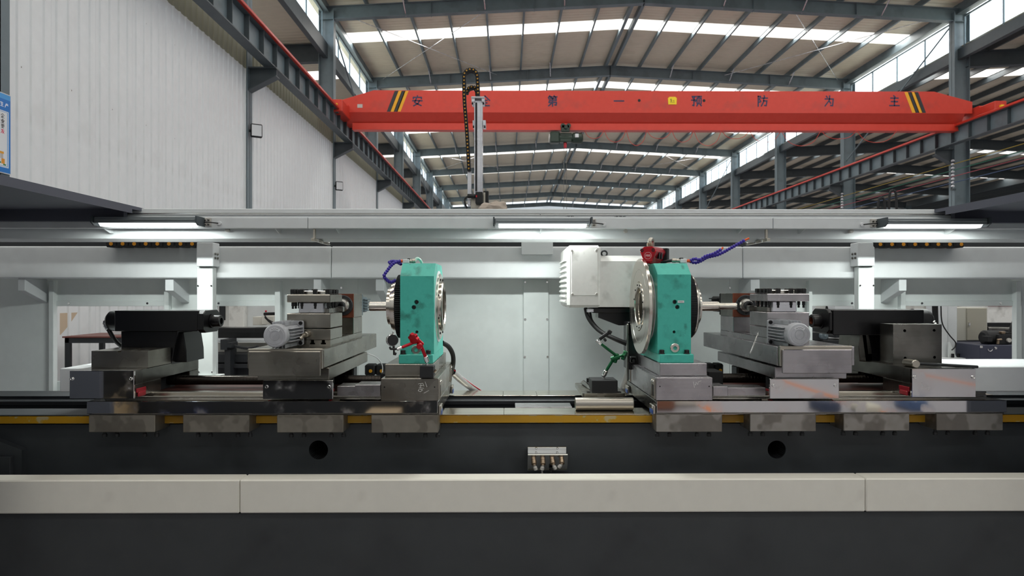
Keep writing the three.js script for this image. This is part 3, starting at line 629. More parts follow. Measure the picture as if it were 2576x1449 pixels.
// posts
for (const [a, b, c, label, side] of [[495, 534, 0, 'white post left of the grey turret motor with bright lower cover', 1], [2160, 2201, 0, 'white post above the right black ram with bright lower cover', -1]]) {
  const L = a < 1000, t = thing('frame_post', label, 'post');
  if (L) {
    part('upper_sleeve', B(-2.3665, -2.2399, 1.8088, 1.9904, 4.86, 4.97, 0.004), M.frame, t);
    const lo = part('lower_cover', B(-2.383, -2.2613, 0.9714, 1.8045, 4.9, 4.965, 0.004), M.panel, t);
    part('slot', B(-2.3647, -2.2796, 1.8029, 1.809, 4.9, 4.93, 0), M.blackSoft, t);
    for (const [x, y] of [[-2.3723, 1.6612], [-2.2705, 1.6612], [-2.3647, 0.9998], [-2.2644, 0.9998]]) part('screw', screwHead(x, y, 4.9, 0.007), M.chrome, lo);
    for (const [y] of [[1.905], [1.8742]]) for (const d of [4.89, 4.93]) part('bolt', cyl('x', -2.2399, y, -d, 0.01, 0, 0.008, 0.002, 10), M.steelDark, t);
    part('foot', B(-2.4186, -2.2127, 0.8372, 0.974, 4.88, 5), M.panel, t);
  } else {
    part('upper_sleeve', B(2.69, 2.8218, 1.8135, 1.9935, 4.86, 4.97, 0.004), M.frame, t);
    const lo = part('lower_cover', B(2.7184, 2.8419, 0.9665, 1.8091, 4.9, 4.965, 0.004), M.panel, t);
    part('slot', B(2.7338, 2.8234, 1.8076, 1.8137, 4.9, 4.93, 0), M.blackSoft, t);
    for (const [x, y] of [[2.7292, 1.6643], [2.8311, 1.6643]]) part('screw', screwHead(x, y, 4.9, 0.007), M.chrome, lo);
    for (const y of [1.9081, 1.8773]) for (const d of [4.89, 4.93]) part('bolt', cyl('x', 2.69, y, -d, 0.01, -0.008, 0, 0.002, 10), M.steelDark, t);
    part('foot', B(2.6765, 2.8611, 0.8312, 0.969, 4.88, 5), M.panel, t);
  }
}
// back wall of the enclosure with window openings
{
  const t = thing('enclosure_back_wall', 'pale white back panels of the machine enclosure with open windows', 'panel');
  const yt = 1.9248, yb = 0.5;
  const add = (n, a, b, y0 = yb, y1 = yt) => part(n, B(a, b, y0, y1, 5.25, 5.27, 0.002), M.panel, t);
  const wy0 = 0.8814, wy1 = 1.4983;
  add('panel', -4.8, -3.7595); add('panel', -2.7843, -2.387); 
  add('panel', -1.8718, -1.2315); add('panel', -1.2282, 0.1378); add('panel', 0.1411, 1.8389); add('panel', 1.8422, 2.5025); add('panel', 2.8728, 3.27); add('panel', 4.2716, 5.1);
  for (const [a, b] of [[-3.7595, -2.7843], [-2.387, -1.8718], [2.5025, 2.8728], [3.27, 4.2716]]) {
    add('window_head', a, b, 1.5409, yt); part('head_strip', B(a, b, wy1, 1.5411, 5.235, 5.26, 0.002), M.panel, t); add('window_sill', a, b, yb, wy0);
  }
  for (const [a, b] of [[-3.7301, -3.6915], [-2.7965, -2.7578], [-1.8959, -1.8507], [2.4754, 2.5049], [3.2356, 3.275], [4.1882, 4.2276]]) part('mullion', B(a, b, 0.8, 1.7072, 5.2, 5.25, 0.003), M.panel, t);
  const cs = part('cover_strip', B(0.1337, 0.3391, 0.7164, 1.7206, 5.215, 5.25, 0.003), M.panel, t);
  for (const [x, y] of [[0.1473, 1.6949], [0.3273, 1.6949], [0.1473, 1.3906], [0.3273, 1.3906], [0.144, 1.0831], [0.3306, 1.0831]]) part('screw', screwHead(x, y, 5.215, 0.009), M.chrome, cs);
  for (const [x, y] of [[-3.5901, 1.5215], [-2.9484, 1.5215], [-2.3672, 1.5215], [2.8481, 1.5215], [3.4291, 1.5215], [4.0839, 1.5215], [-1.3623, 1.6492], [1.8389, 1.6492]]) part('screw', screwHead(x, y, 5.237, 0.01), M.chrome, t);
}
// dark hoods over both ends with the opened front doors under them
for (const [sx, xe, xf, label] of [[-1, -2.5103, -4.8, 'dark blue-grey hood plate at the upper left'], [1, 2.9603, 5.2, 'dark blue-grey hood plate at the upper right']]) {
  const t = thing('machine_hood', label, 'hood'), y1 = sx < 0 ? 2.1885 : 2.1831, xi = sx < 0 ? -2.5808 : 3.0433;
  part('top_plate', B(xe, xf, y1 - 0.022, y1, 2.6, 4.42, 0.003), M.hood, t);
  part('side_flange', B(xe - sx * 0.004, xe - sx * 0.0002, y1 - 0.05, y1, 2.6, 4.27, 0), M.hood, t);
  part('flange_stub', B(xe - sx * 0.004, xe - sx * 0.0002, y1 - 0.022, y1, 4.27, 4.42, 0), M.hood, t);
  part('inner_frame', [B(xi, xf, y1 - 0.1, y1 - 0.022, 4.3, 4.34, 0), B(xi + sx * 0.9, xi + sx * 0.94, y1 - 0.09, y1 - 0.022, 2.7, 4.3, 0), B(xi, xf, y1 - 0.1, y1 - 0.022, 2.62, 2.66, 0)], M.hood, t);
  const d0 = 2.92, x = sx < 0 ? -2.5 : 2.95;
  const dr = thing('sliding_door', sx < 0 ? 'dark sliding door pushed open beyond the left picture edge' : 'dark sliding door pushed open beyond the right picture edge', 'door');
  part('leaf', B(x, xf, 0.3, y1 - 0.1, d0, d0 + 0.04, 0.004), M.hood, dr);
  part('handle', B(x + sx * 0.1, x + sx * 0.13, 1.0, 1.4, d0 - 0.05, d0), M.chrome, dr);
}
// three machine lamps
for (const [a, b, y0, y1, y2, d, label, side] of [[-2.744, -2.0645, 2.1094, 2.0735, 2.0507, 4.25, 'slim tubular machine lamp at the left of the white beam', 1],
  [-0.0833, 0.5568, 2.1041, 2.0694, 2.0467, 4.25, 'slim tubular machine lamp at the middle of the white beam', 1],
  [2.54, 3.2213, 2.1041, 2.0681, 2.0454, 4.25, 'slim tubular machine lamp at the right of the white beam', -1]]) {
  const t = thing('machine_lamp', label, 'lamp'), w = b - a;
  part('housing', [prismX([[4.24, y0], [4.34, y0], [4.34, y1], [4.24, y1 - 0.002]], a, b, 0.004), B(a + 0.01, b - 0.01, (y0 + y1) / 2 - 0.003, (y0 + y1) / 2 + 0.003, 4.232, 4.25, 0.002)], mat(0x8f9698, 0.35, 0.5), t);
  part('lens', prismX([[4.245, y1], [4.33, y1], [4.315, y2], [4.265, y2]], a + 0.025, b - 0.025, 0.003), M.lens, t);
  for (const x of [a - 0.006, b + 0.006]) part('end_cap', prismX([[4.22, y0 + 0.006], [4.34, y0 + 0.006], [4.34, y2 + 0.004], [4.25, y2 + 0.004], [4.22, y1]], x - 0.005, x + 0.005), M.hallSteelDark, t);
  const xc = side > 0 ? b : a, br = part('mounting_bracket', B(xc - 0.008, xc + side * 0.05 - 0.008 * 0, y2 + 0.01, y0 + 0.008, 4.335, 4.35, 0.003), M.greyPlastic, t);
  for (const [u, v] of [[0.012, 0.02], [0.036, 0.02], [0.012, 0.05], [0.036, 0.05]]) part('screw', screwHead(xc + side * u, y2 + v, 4.335, 0.007), M.steelDark, br);
  part('cable', tube([[xc, (y0 + y2) / 2 + 0.004, -4.33], [xc + side * 0.04, (y0 + y2) / 2 + 0.004, -4.315], [xc + side * 0.09, (y0 + y2) / 2, -4.33], [xc + side * 0.105, (y0 + y2) / 2, -4.35]], 0.004, 16, 6), M.rubber, t);
  part('gland', cyl('z', xc + side * 0.105, (y0 + y2) / 2, -4.35, 0.014, 0, 0.012), M.whitePlastic, t);
  const l = new THREE.RectAreaLight(LAMP_COLOR, LAMP, w - 0.06, 0.045);
  l.position.set((a + b) / 2, y2 - 0.003, -4.29); l.lookAt((a + b) / 2, y2 - 1, -4.29 - 0.03); l.name = 'machine_lamp_light'; scene.add(l);
}

// ---------------------------------------------------------------- saddles on the guideways
function capScrew(x, y, d, r, h, axis = 'z') {                 // socket head screw
  const s = axis === 'y' ? 1 : 1;
  return lathe(axis, x, y, -d, [[0, 0], [r, 0], [r, h - r * 0.15], [r * 0.88, h], [r * 0.52, h], [r * 0.52, h * 0.55], [0, h * 0.55]], 20);
}
function saddle(label, x0, x1, xin, yt, yc, yb, plates, plateM, mirrorM, s) {
  const t = thing('carriage_saddle', label, 'carriage');
  const deck = part('deck', [B(x0, x1, yb - 0.004, yt - 0.004, 3.51, 4.36, 0.003)], M.steelDark, t);
  part('front_cover', [B(x0, xin - s * 0.004, yc, yt, 3.494, 3.51, 0.002), B(x0, xin - s * 0.004, yt - 0.003, yt, 3.494, 3.58, 0.001)], mirrorM, t);
  for (const d of [3.64, 4.2]) part('linear_rail', prismX([[d - 0.022, yt - 0.004], [d + 0.022, yt - 0.004], [d + 0.022, yt + 0.01], [d + 0.014, yt + 0.018], [d + 0.022, yt + 0.026], [d + 0.018, yt + 0.034], [d - 0.018, yt + 0.034], [d - 0.022, yt + 0.026], [d - 0.014, yt + 0.018], [d - 0.022, yt + 0.01]], Math.min(x0, x1) + 0.02, Math.max(x0, x1) - 0.02), M.bright, t);
  part('chip_cover', B(x0 + s * 0.02, x1 - s * 0.1, yt - 0.01, yt + 0.012, 3.76, 4.12, 0.004), M.copperPaint, t);
  for (const [a, b, y0, y1] of plates) {
    const p = part('clamp_plate', B(a, b, y0, y1, 3.5, 3.655, 0.003), plateM, t), w = b - a;
    for (const f of [0.19, 0.38, 0.8, 0.985]) part('bolt', [lathe('y', a + w * (s > 0 ? f : f - 0.16), y0, -3.53, [[0, 0], [0.008, 0], [0.008, -0.012], [0.012, -0.014], [0.012, -0.03], [0.006, -0.03], [0.006, -0.022], [0, -0.022]], 12)], M.blackSoft, p);
  }
  // wiper seals at the inner end
  for (const [d, y] of [[3.56, yt - 0.02], [4.3, yt - 0.02]]) {
    const w = part('way_wiper', B(xin, xin + s * 0.012, yb - 0.002, y - 0.01, d - 0.05, d + 0.05, 0.002), M.zinc, t);
    part('seal', B(xin + s * 0.012, xin + s * 0.015, yb - 0.004, yb + 0.02, d - 0.045, d + 0.03, 0.001), M.blueSeal, w);
    part('cap', B(xin + s * 0.004, xin + s * 0.014, y - 0.028, y - 0.008, d - 0.04, d - 0.018, 0.002), M.greyPlastic, w);
  }
  return t;
}
saddle('left carriage saddle with long dark mirror-like front cover', -2.2989, -0.3796, -0.3781, 1.011, 0.9435, 0.9348,
  [[-2.292, -1.9309, 0.8409, 0.9348], [-1.7781, -1.4164, 0.8392, 0.934], [-1.2642, -0.9006, 0.8373, 0.9333], [-0.7469, -0.3803, 0.8354, 0.9326]], M.plateA, M.mirror, 1);
saddle('right carriage saddle with long bright mirror-like front cover', 2.7611, 0.8225, 0.8195, 1.0095, 0.9449, 0.936,
  [[0.8217, 1.1864, 0.8373, 0.9348], [1.3414, 1.7058, 0.8397, 0.9351], [1.8601, 2.2242, 0.8421, 0.9365], [2.3766, 2.7448, 0.8434, 0.9369]], M.plateB, M.mirror, -1);
// ball screws
for (const [a, b, y, label] of [[-2.1495, -0.6753, 1.07, 'dark ball screw lying across the left carriage'], [1.2377, 2.595, 1.0788, 'dark ball screw lying across the right carriage']]) {
  const t = thing('ball_screw', label, 'screw'), n = Math.floor((b - a) / 0.02);
  const prof = [[0, 0]]; for (let i = 0; i < n; i++) prof.push([0.029, i * 0.02 + 0.001], [0.029, i * 0.02 + 0.0175], [0.0284, i * 0.02 + 0.018], [0.0284, i * 0.02 + 0.02]); prof.push([0, n * 0.02 + 0.001]);
  part('shaft', lathe('x', a, y, -3.92, prof, 32), M.screw, t);
  for (const x of [a + 0.01, b - 0.06]) part('bearing_block', [B(x - 0.03, x + 0.06, y - 0.05, y + 0.05, 3.84, 4.0, 0.004)], M.blackSoft, t);
  part('seal_ring', lathe('x', (label.includes('left') ? a : b - 0.06) + 0.05, y, -3.92, [[0.03, 0], [0.048, 0], [0.048, 0.012], [0.03, 0.012]], 28), M.greyPlastic, t);
}

// ---------------------------------------------------------------- spindle heads (teal)
function toothed(x0, x1, y, d, r, n, depth) {
  const s = new THREE.Shape();
  for (let i = 0; i < n; i++) for (const [f, q] of [[0, r - depth], [0.22, r - depth], [0.32, r], [0.74, r], [0.84, r - depth]]) { const a = (i + f) / n * Math.PI * 2; s[i || f ? 'lineTo' : 'moveTo'](Math.cos(a) * q, Math.sin(a) * q); }
  const g = new THREE.ExtrudeGeometry(s, { depth: x1 - x0, bevelEnabled: false }); g.rotateY(Math.PI / 2); g.translate(x0, y, -d); return flat(g);
}
const AX_D = 3.88, AY = 1.5236;
function head(o) {
  // machined pedestal
  const p = thing('head_pedestal', o.pedLabel, 'pedestal');
  const lb = part('lower_block', B(o.bx0, o.bx1, o.by0, o.by1, 3.5, 4.36, 0.003), o.m, p);
  part('riser', B(o.rx0, o.rx1, o.by1, o.ry1, 3.567, 4.3, 0.003), o.m, p);
  for (const x of [o.bx0 + 0.02, o.bx1 - 0.02]) part('thread_hole', cyl('z', x, o.by0 + (o.by1 - o.by0) * 0.62, -3.5, 0.004, -0.004, 0.0006, 0, 10), M.black, lb);
  part('chalk_mark', o.chalk, mat(0xd8d8d4, 0.9), lb);
  for (const d of [3.56, 4.26]) {
    const xe = o.inner, s = o.s, w = part('end_bracket', [B(xe, xe + s * 0.006, o.by0 + 0.005, o.by1 - 0.012, d - 0.035, d - 0.028, 0), B(xe, xe + s * 0.006, o.by0 + 0.005, o.by1 - 0.012, d + 0.028, d + 0.035, 0), B(xe, xe + s * 0.006, o.by1 - 0.045, o.by1 - 0.012, d - 0.028, d + 0.028, 0), B(xe, xe + s * 0.006, o.by0 + 0.005, o.by0 + 0.014, d - 0.028, d + 0.028, 0)], M.zinc, p);
    part('opening', B(xe, xe + s * 0.003, o.by0 + 0.014, o.by1 - 0.045, d - 0.028, d + 0.028, 0), M.black, w);
    for (const q of [-0.02, 0.02]) part('bolt', cyl('x', xe, o.by1 - 0.026, -d + q, 0.008, s > 0 ? 0.004 : -0.012, s > 0 ? 0.012 : -0.004, 0.002, 10), M.chrome, w);
  }
  const t = thing('spindle_head', o.label, 'spindle head');
  const yF = o.yF, yT = o.yT, yB = o.yB, yb = o.ry1;
  // front face with counterbored holes
  const s = rect(o.x0, o.x1, yB, yF);
  for (const [x, y, r] of o.holes) s.holes.push(circle(x, y, r));
  part('front_face', plate(s, 3.63, 3.66), M.teal, t);
  const hs = new THREE.Shape([[3.66, yB], [3.66, yF], [3.63, yF], [3.716, yT], [4.044, yT], [4.13, yF], [4.13, yB]].map(([a, b]) => new THREE.Vector2(a, b)));
  const bore = new THREE.Path(); bore.absarc(AX_D, AY, 0.15, 0, Math.PI * 2, true); hs.holes.push(bore);
  const hg = new THREE.ExtrudeGeometry(hs, { depth: o.x1 - o.x0, bevelEnabled: false, curveSegments: 40 }); hg.rotateY(Math.PI / 2); hg.translate(o.x0, 0, 0);
  part('housing', flat(hg), M.teal, t);
  part('foot', B(o.fx0, o.fx1, yb, yB, 3.59, 4.17, 0.003), M.teal, t);
  for (const [x, y, r] of o.holes) part('socket_screw', [lathe('z', x, y, -3.66, [[r, -0.001], [r * 0.72, 0], [r * 0.72, 0.012], [r * 0.4, 0.012], [r * 0.4, 0.005], [0, 0.005]], 16)], M.black, t);
  for (const x of [o.x0 + 0.02, o.x1 - 0.03]) part('foot_bolt', [cyl('y', x, yB, -3.61, 0.018, 0, 0.004, 0.001), lathe('y', x, yB, -3.61, [[0.014, 0], [0.014, 0.022], [0.012, 0.024], [0.007, 0.024], [0.007, 0.014], [0, 0.014]], 20)], M.tealBolt, t);
  const pl = part('oil_plug', [lathe('z', ...o.plug, [[0.027, -0.002], [0.027, 0.005], [0.024, 0.007], [0.015, 0.007]], 32), plugHex(o.plug)], M.bright, t);
  return t;
}
function plugHex([x, y, z]) { const s = new THREE.Shape(); s.absarc(0, 0, 0.0155, 0, Math.PI * 2); const h = new THREE.Path(); for (let i = 0; i < 6; i++) { const a = i / 6 * Math.PI * 2 + 0.3; h[i ? 'lineTo' : 'moveTo'](Math.cos(a) * 0.0125, Math.sin(a) * 0.0125); } h.closePath(); s.holes.push(h); const g = new THREE.ExtrudeGeometry(s, { depth: 0.007, bevelEnabled: false }); g.translate(x, y, z); return [flat(g), lathe('z', x, y, z, [[0.014, -0.001], [0, -0.001]], 12)]; }
const stroke = (list, x, y, sz, d) => list.map(([a, b]) => { const p = V(x + a[0] * sz, y + a[1] * sz, -d), q = V(x + b[0] * sz, y + b[1] * sz, -d), dx = q.x - p.x, dy = q.y - p.y, L = Math.hypot(dx, dy) || 1, nx = -dy / L * 0.0011, ny = dx / L * 0.0011; return prism([[p.x + nx, p.y + ny], [p.x - nx, p.y - ny], [q.x - nx, q.y - ny], [q.x + nx, q.y + ny]], d - 0.0006, d); });
const chalk1 = stroke([[[0, 1], [0.6, 1.1]], [[0.6, 1.1], [0.75, 0.7]], [[0.15, 0.75], [0.6, 0.8]], [[0.35, 1], [0.3, 0.45]], [[0.1, 0.5], [0.75, 0.45]], [[0.15, 0.35], [0, 0.1]], [[0, 0.1], [0.3, 0]], [[0.3, 0], [0.6, 0.25]], [[0.6, 0.25], [0.25, 0.3]], [[0.9, 1.3], [1.15, 0.6]], [[0.75, -0.2], [1.4, 0.15]]], -0.4895, 1.0619, 0.042, 3.5);
const chalk2 = stroke([[[0, 1], [0.2, 0]], [[0.25, 0.6], [0.4, 0.4]], [[0.4, 0.4], [0.45, 0.9]], [[0.45, 0.9], [0.75, 0.5]], [[0.75, 0.5], [0.8, 0.95]], [[0.8, 0.95], [1.3, 1.15]]], 1.0259, 1.0816, 0.034, 3.5);
const headL = head({ pedLabel: 'milled steel pedestal with chalk scrawl under the left teal head', label: 'left teal spindle head with black ring gear on its left side', m: M.steelA, s: 1, inner: -0.3792,
  bx0: -0.6946, bx1: -0.3792, by0: 1.009, by1: 1.1346, rx0: -0.6856, rx1: -0.4143, ry1: 1.2055, chalk: chalk1,
  x0: -0.6102, x1: -0.4177, fx0: -0.6117, fx1: -0.4192, yB: 1.2566, yF: 1.7008, yT: 1.7775,
  holes: [[-0.5176, 1.5528, 0.0125], [-0.5325, 1.5229, 0.0125], [-0.5151, 1.3822, 0.0085]], plug: [-0.519, 1.2805, -3.63] });
const headR = head({ pedLabel: 'milled steel pedestal with chalk scrawl under the right teal head', label: 'right teal spindle head with large bright disc on its left side', m: M.steelB, s: -1, inner: 0.8217,
  bx0: 0.8217, bx1: 1.1336, by0: 1.0104, by1: 1.1375, rx0: 0.8576, rx1: 1.124, ry1: 1.2088, chalk: chalk2,
  x0: 0.8591, x1: 1.0511, fx0: 0.8624, fx1: 1.0555, yB: 1.2578, yF: 1.7103, yT: 1.778,
  holes: [[0.9581, 1.5534, 0.0125], [0.9729, 1.5238, 0.0125], [0.9547, 1.3818, 0.0085]], plug: [0.9581, 1.2897, -3.63] });
{
  const cv = document.createElement('canvas'); cv.width = 96; cv.height = 32; const c = cv.getContext('2d'); c.fillStyle = '#d8d8d6'; c.fillRect(0, 0, 96, 32); c.fillStyle = '#333'; c.font = 'bold 18px monospace'; c.fillText('RT0002', 14, 22);
  const ct = new THREE.CanvasTexture(cv); ct.colorSpace = THREE.SRGBColorSpace;
  const lb = part('type_label', B(0.9747, 1.0111, 1.5477, 1.5614, 3.628, 3.63, 0), M.whitePlastic, headR);
  const m = new THREE.Mesh(new THREE.PlaneGeometry(0.034, 0.0113), mat(0xffffff, 0.5, 0, { map: ct })); m.name = 'print'; m.position.set(0.9925, 1.5546, -3.6268); lb.add(m);
}
{ // left head: gear and work tube on the left, faced bore on the right
  const xl = -0.6102, xr = -0.4177;
  part('ring_gear', toothed(xl - 0.048, xl, AY, AX_D, 0.192, 96, 0.01), M.blackSoft, headL);
  part('chuck_ring', lathe('x', xl - 0.048, AY, -AX_D, [[0.05, 0], [0.155, 0], [0.155, -0.012], [0.148, -0.014], [0.148, -0.026], [0.142, -0.028], [0.142, -0.036], [0.05, -0.036]], 64), M.bright, headL);
  part('face_gasket', lathe('x', xr, AY, -AX_D, [[0.15, 0], [0.216, 0], [0.216, 0.003], [0.15, 0.003]], 72), M.whitePlastic, headL);
  part('bore_ring', lathe('x', xr, AY, -AX_D, [[0.2, 0], [0.2, 0.012], [0.192, 0.016], [0.15, 0.018]], 72), M.bright, headL);
  part('spindle_nose', lathe('x', xr, AY, -AX_D, [[0.15, 0], [0.15, 0.028], [0.144, 0.034], [0.118, 0.034], [0.112, 0.026], [0.112, -0.3], [0, -0.3]], 72), M.bright, headL);
  for (let i = 0; i < 8; i++) { const a = i / 8 * Math.PI * 2 + 0.4; part('ring_screw', cyl('x', xr, AY + Math.sin(a) * 0.173, -AX_D + Math.cos(a) * 0.173, 0.007, 0.012, 0.021, 0.001, 10), M.blackSoft, headL); }
  const w = solo('workpiece_tube', 'short turned steel tube held in the left chuck', 'tube', lathe('x', xl - 0.08, AY, -AX_D, [[0.024, 0.02], [0.029, 0.02], [0.029, -0.145], [0.027, -0.148], [0.024, -0.148], [0.022, -0.1], [0, -0.1]], 36), M.bright);
}
{ // right head: brake disc on the left, black drum on the right
  const xl = 0.8591, xr = 1.0511;
  part('face_gasket', lathe('x', xl, AY, -AX_D, [[0.1, 0], [0.21, 0], [0.21, -0.004], [0.1, -0.004]], 72), M.whitePlastic, headR);
  part('hub', lathe('x', xl, AY, -AX_D, [[0.2, 0], [0.2, -0.012], [0.185, -0.014], [0.185, -0.034], [0.1, -0.034]], 72), M.bright, headR);
  part('brake_disc', lathe('x', xl, AY, -AX_D, [[0.15, -0.034], [0.288, -0.034], [0.29, -0.037], [0.29, -0.053], [0.288, -0.056], [0.225, -0.056], [0.2235, -0.054], [0.222, -0.056], [0.151, -0.056], [0.149, -0.048], [0.112, -0.048]], 96), M.bright, headR);
  part('bore_ring', lathe('x', xl, AY, -AX_D, [[0.149, -0.048], [0.146, -0.059], [0.118, -0.059], [0.112, -0.054], [0.112, 0.3], [0, 0.3]], 72), M.bright, headR);
  for (let i = 0; i < 12; i++) { const a = i / 12 * Math.PI * 2 + 0.2; part('ring_screw', cyl('x', xl, AY + Math.sin(a) * 0.132, -AX_D + Math.cos(a) * 0.132, 0.005, -0.062, -0.055, 0.001, 8), M.blackSoft, headR); }
  part('drum', toothed(xr, xr + 0.056, AY, AX_D, 0.198, 120, 0.004), M.blackSoft, headR);
  part('chuck_ring', lathe('x', xr + 0.056, AY, -AX_D, [[0.05, 0], [0.196, 0], [0.196, 0.006], [0.18, 0.02], [0.05, 0.024]], 72), M.bright, headR);
  solo('workpiece_shaft', 'stepped bright steel shaft held in the right chuck', 'shaft', lathe('x', xr + 0.08, AY, -AX_D, [[0, 0], [0.0295, 0], [0.0295, 1.2884 - 1.0511 - 0.085], [0.028, 1.2908 - 1.0511 - 0.08], [0.0205, 1.2908 - 1.0511 - 0.08], [0.0205, 1.4029 - 1.0511 - 0.085], [0.018, 1.4029 - 1.0511 - 0.08], [0, 1.4029 - 1.0511 - 0.08]], 36), M.bright);
}

// ---------------------------------------------------------------- cross slides with tool turrets
function slide(o) {
  const s = o.s, t = thing('cross_slide', o.label, 'cross slide');
  // lower bridge on the linear rails
  part('bridge', [B(o.cx0, o.cx1, o.cy0, o.cy1, 3.5, 4.46, 0.003)], o.m, t);
  for (const d of [3.64, 4.2]) { const r = part('runner_block', B(o.cx0 + 0.03, o.cx1 - 0.03, o.ry, o.cy0, d - 0.05, d + 0.05, 0.003), M.steelDark, t); for (const x of [o.cx0 + 0.026, o.cx1 - 0.026]) { part('end_plate', B(x - 0.004, x + 0.004, o.ry + 0.03, o.cy0 - 0.01, d - 0.045, d + 0.045, 0.002), M.anthracite, r); part('end_seal', B(x - 0.008, x + 0.008, o.ry, o.ry + 0.03, d - 0.035, d + 0.035, 0.002), M.wiper, r); } }
  const fp = part('apron_plate', B(o.ax0, o.ax1, o.ay0, o.ay1, 3.46, 3.475, 0.002), M.mirror, t);
  for (const x of [o.ax0 + 0.02, o.ax1 - 0.02]) part('screw', capScrew(x, o.ay0 + (o.ay1 - o.ay0) * 0.66, 3.46, 0.009, 0.008), M.chrome, fp);
  // upper slide with telescopic front cover
  part('slide_body', B(o.sx0, o.sx1, o.sy0, o.sy1, 3.45, o.sd, 0.003), o.m, t);
  for (let i = 0; i < 3; i++) part('telescopic_cover', B(o.vx0 + i * 0.004 - 0.008, o.vx1 - i * 0.004 + 0.008, o.sy0 + 0.002, o.sy1 + 0.002 + (2 - i) * 0.0025, 3.405 + i * 0.014, 3.418 + i * 0.014, 0.002), M.zinc, t);
  part('front_cover', B(o.vx0, o.vx1, o.vy0, o.vy1, 3.39, 3.404, 0.003), o.m, t);
  // T-slotted base
  const bw = o.tx1 - o.tx0, sl = rect(o.tx0, o.tx1, o.ty0, o.ty1), h = o.ty1 - o.ty0;
  const out = [[o.tx0, o.ty0], [o.tx1, o.ty0], [o.tx1, o.ty1]];
  for (const f of [0.84, 0.59, 0.34, 0.1]) { const x = o.tx0 + bw * f; out.push([x + 0.009, o.ty1], [x + 0.009, o.ty1 - h * 0.42], [x + 0.0145, o.ty1 - h * 0.42], [x + 0.0145, o.ty1 - h * 0.7], [x - 0.0145, o.ty1 - h * 0.7], [x - 0.0145, o.ty1 - h * 0.42], [x - 0.009, o.ty1 - h * 0.42], [x - 0.009, o.ty1]); }
  out.push([o.tx0, o.ty1]);
  part('t_slot_base', prism(out, o.td, o.td + 0.8), o.m, t);
  // turret
  const u = thing('tool_turret', o.turretLabel, 'tool turret'), d = o.td, D = 0.265;
  part('lower_block', B(o.tx0, o.tx1, o.ty1, o.b3, d, d + D, 0.003), o.m, u);
  part('upper_block', B(o.px0, o.tx1 > o.px1 ? o.tx1 : o.px1, o.b2, o.b1, d, d + D, 0.003), o.m, u);
  part('neck', B(o.n0, o.n1, o.b1, o.p0, d + 0.03, d + D - 0.05, 0.006), M.alu, u);
  part('tool_plate', B(o.px0, o.px1, o.p0, o.p1, d, d + D, 0.003), o.m, u);
  part('top_plate', B(o.n0, o.n1, o.p1, o.p1 + 0.022, d + 0.06, d + D - 0.08, 0.003), M.bright, u);
  const w = o.px1 - o.px0, bolts = [];
  for (const f of [0.1, 0.31, 0.62, 0.92]) bolts.push([o.px0 + w * f, d + 0.03], [o.px0 + w * (f * 0.9 + 0.06), d + D - 0.03]);
  for (const f of [0.3, 0.52, 0.74]) bolts.push([o.px0 + 0.025, d + D * f], [o.px1 - 0.025, d + D * f]);
  for (const [x, q] of bolts) part('clamp_bolt', [B(x - 0.012, x + 0.012, o.p1 + 0.007, o.p1 + 0.032, q - 0.012, q + 0.012, 0.003), cyl('y', x, o.p1, -q, 0.015, 0, 0.007), cyl('y', x, o.p0, -q, 0.0085, -0.024, 0), cyl('y', x, o.p0, -q, 0.0065, -0.038, -0.024)], M.tealBolt, u);
  // tool bit held on the inner side
  const xi = s > 0 ? o.px1 : o.px0;
  part('tool_holder', [B(xi - s * 0.07, xi - s * 0.02, o.b1, o.b1 + 0.03, d + 0.05, d + D + 0.03, 0.002), B(xi - s * 0.03, xi + s * 0.006, o.b1 + 0.002, o.b1 + 0.034, d + D - 0.01, d + D + 0.035, 0.003)], M.steelDark, u);
  // milling spindle behind the turret
  const k = thing('milling_spindle', o.spLabel, 'spindle unit'), f0 = o.kd, f1 = f0 + 0.25;
  part('body', B(o.k0, o.k1, o.ky0, o.ky1, f0 + 0.012, f1, 0.003), o.km, k);
  part('front_plate', B(o.k0, o.k1, o.ky0, o.ky1, f0, f0 + 0.012, 0.001), M.rust, k);
  part('base_block', [B(o.k0, o.k1, o.ty1, o.ky0, f0, f1, 0.003)], o.m, k);
  const cx = o.dx, cy = o.dy;
  const fl = part('flange', lathe('z', cx, cy, -f0, [[0.04, 0], [0.067, 0], [0.067, 0.008], [0.064, 0.011], [0.04, 0.011]], 48), M.anthracite, k);
  for (let i = 0; i < 6; i++) { const a = i / 6 * Math.PI * 2 + 0.5; part('flange_screw', cyl('z', cx + Math.cos(a) * 0.055, cy + Math.sin(a) * 0.055, -f0, 0.006, 0.008, 0.013, 0.001, 10), M.black, fl); }
  part('nose', lathe('z', cx, cy, -f0, [[0.046, 0.009], [0.046, 0.018], [0.04, 0.03], [0.022, 0.034]], 40), M.bright, k);
  part('collet_nut', [lathe('z', cx, cy, -f0, [[0.022, 0.034], [0.0275, 0.04], [0.0275, 0.066], [0.024, 0.072], [0.014, 0.072], [0.014, 0.05], [0, 0.05]], 32)], M.blackSoft, k);
  const mx = (o.k0 + o.k1) / 2 - 0 + s * 0.01, my = (o.ky0 + o.ky1) / 2;
  const mo = part('drive_motor', [B(mx - 0.085, mx + 0.085, my - 0.075, my + 0.078, f1, f1 + 0.03, 0.006), B(mx - 0.075, mx + 0.075, my - 0.055, my + 0.055, f1 + 0.03, f1 + 0.24, 0.012)], o.mm, k);
  for (let i = 0; i < 5; i++) part('cooling_fin', [B(mx + s * 0.07, mx + s * 0.098, my - 0.045 + i * 0.02, my - 0.038 + i * 0.02, f1 + 0.04, f1 + 0.22, 0.002)], o.mm, mo);
}
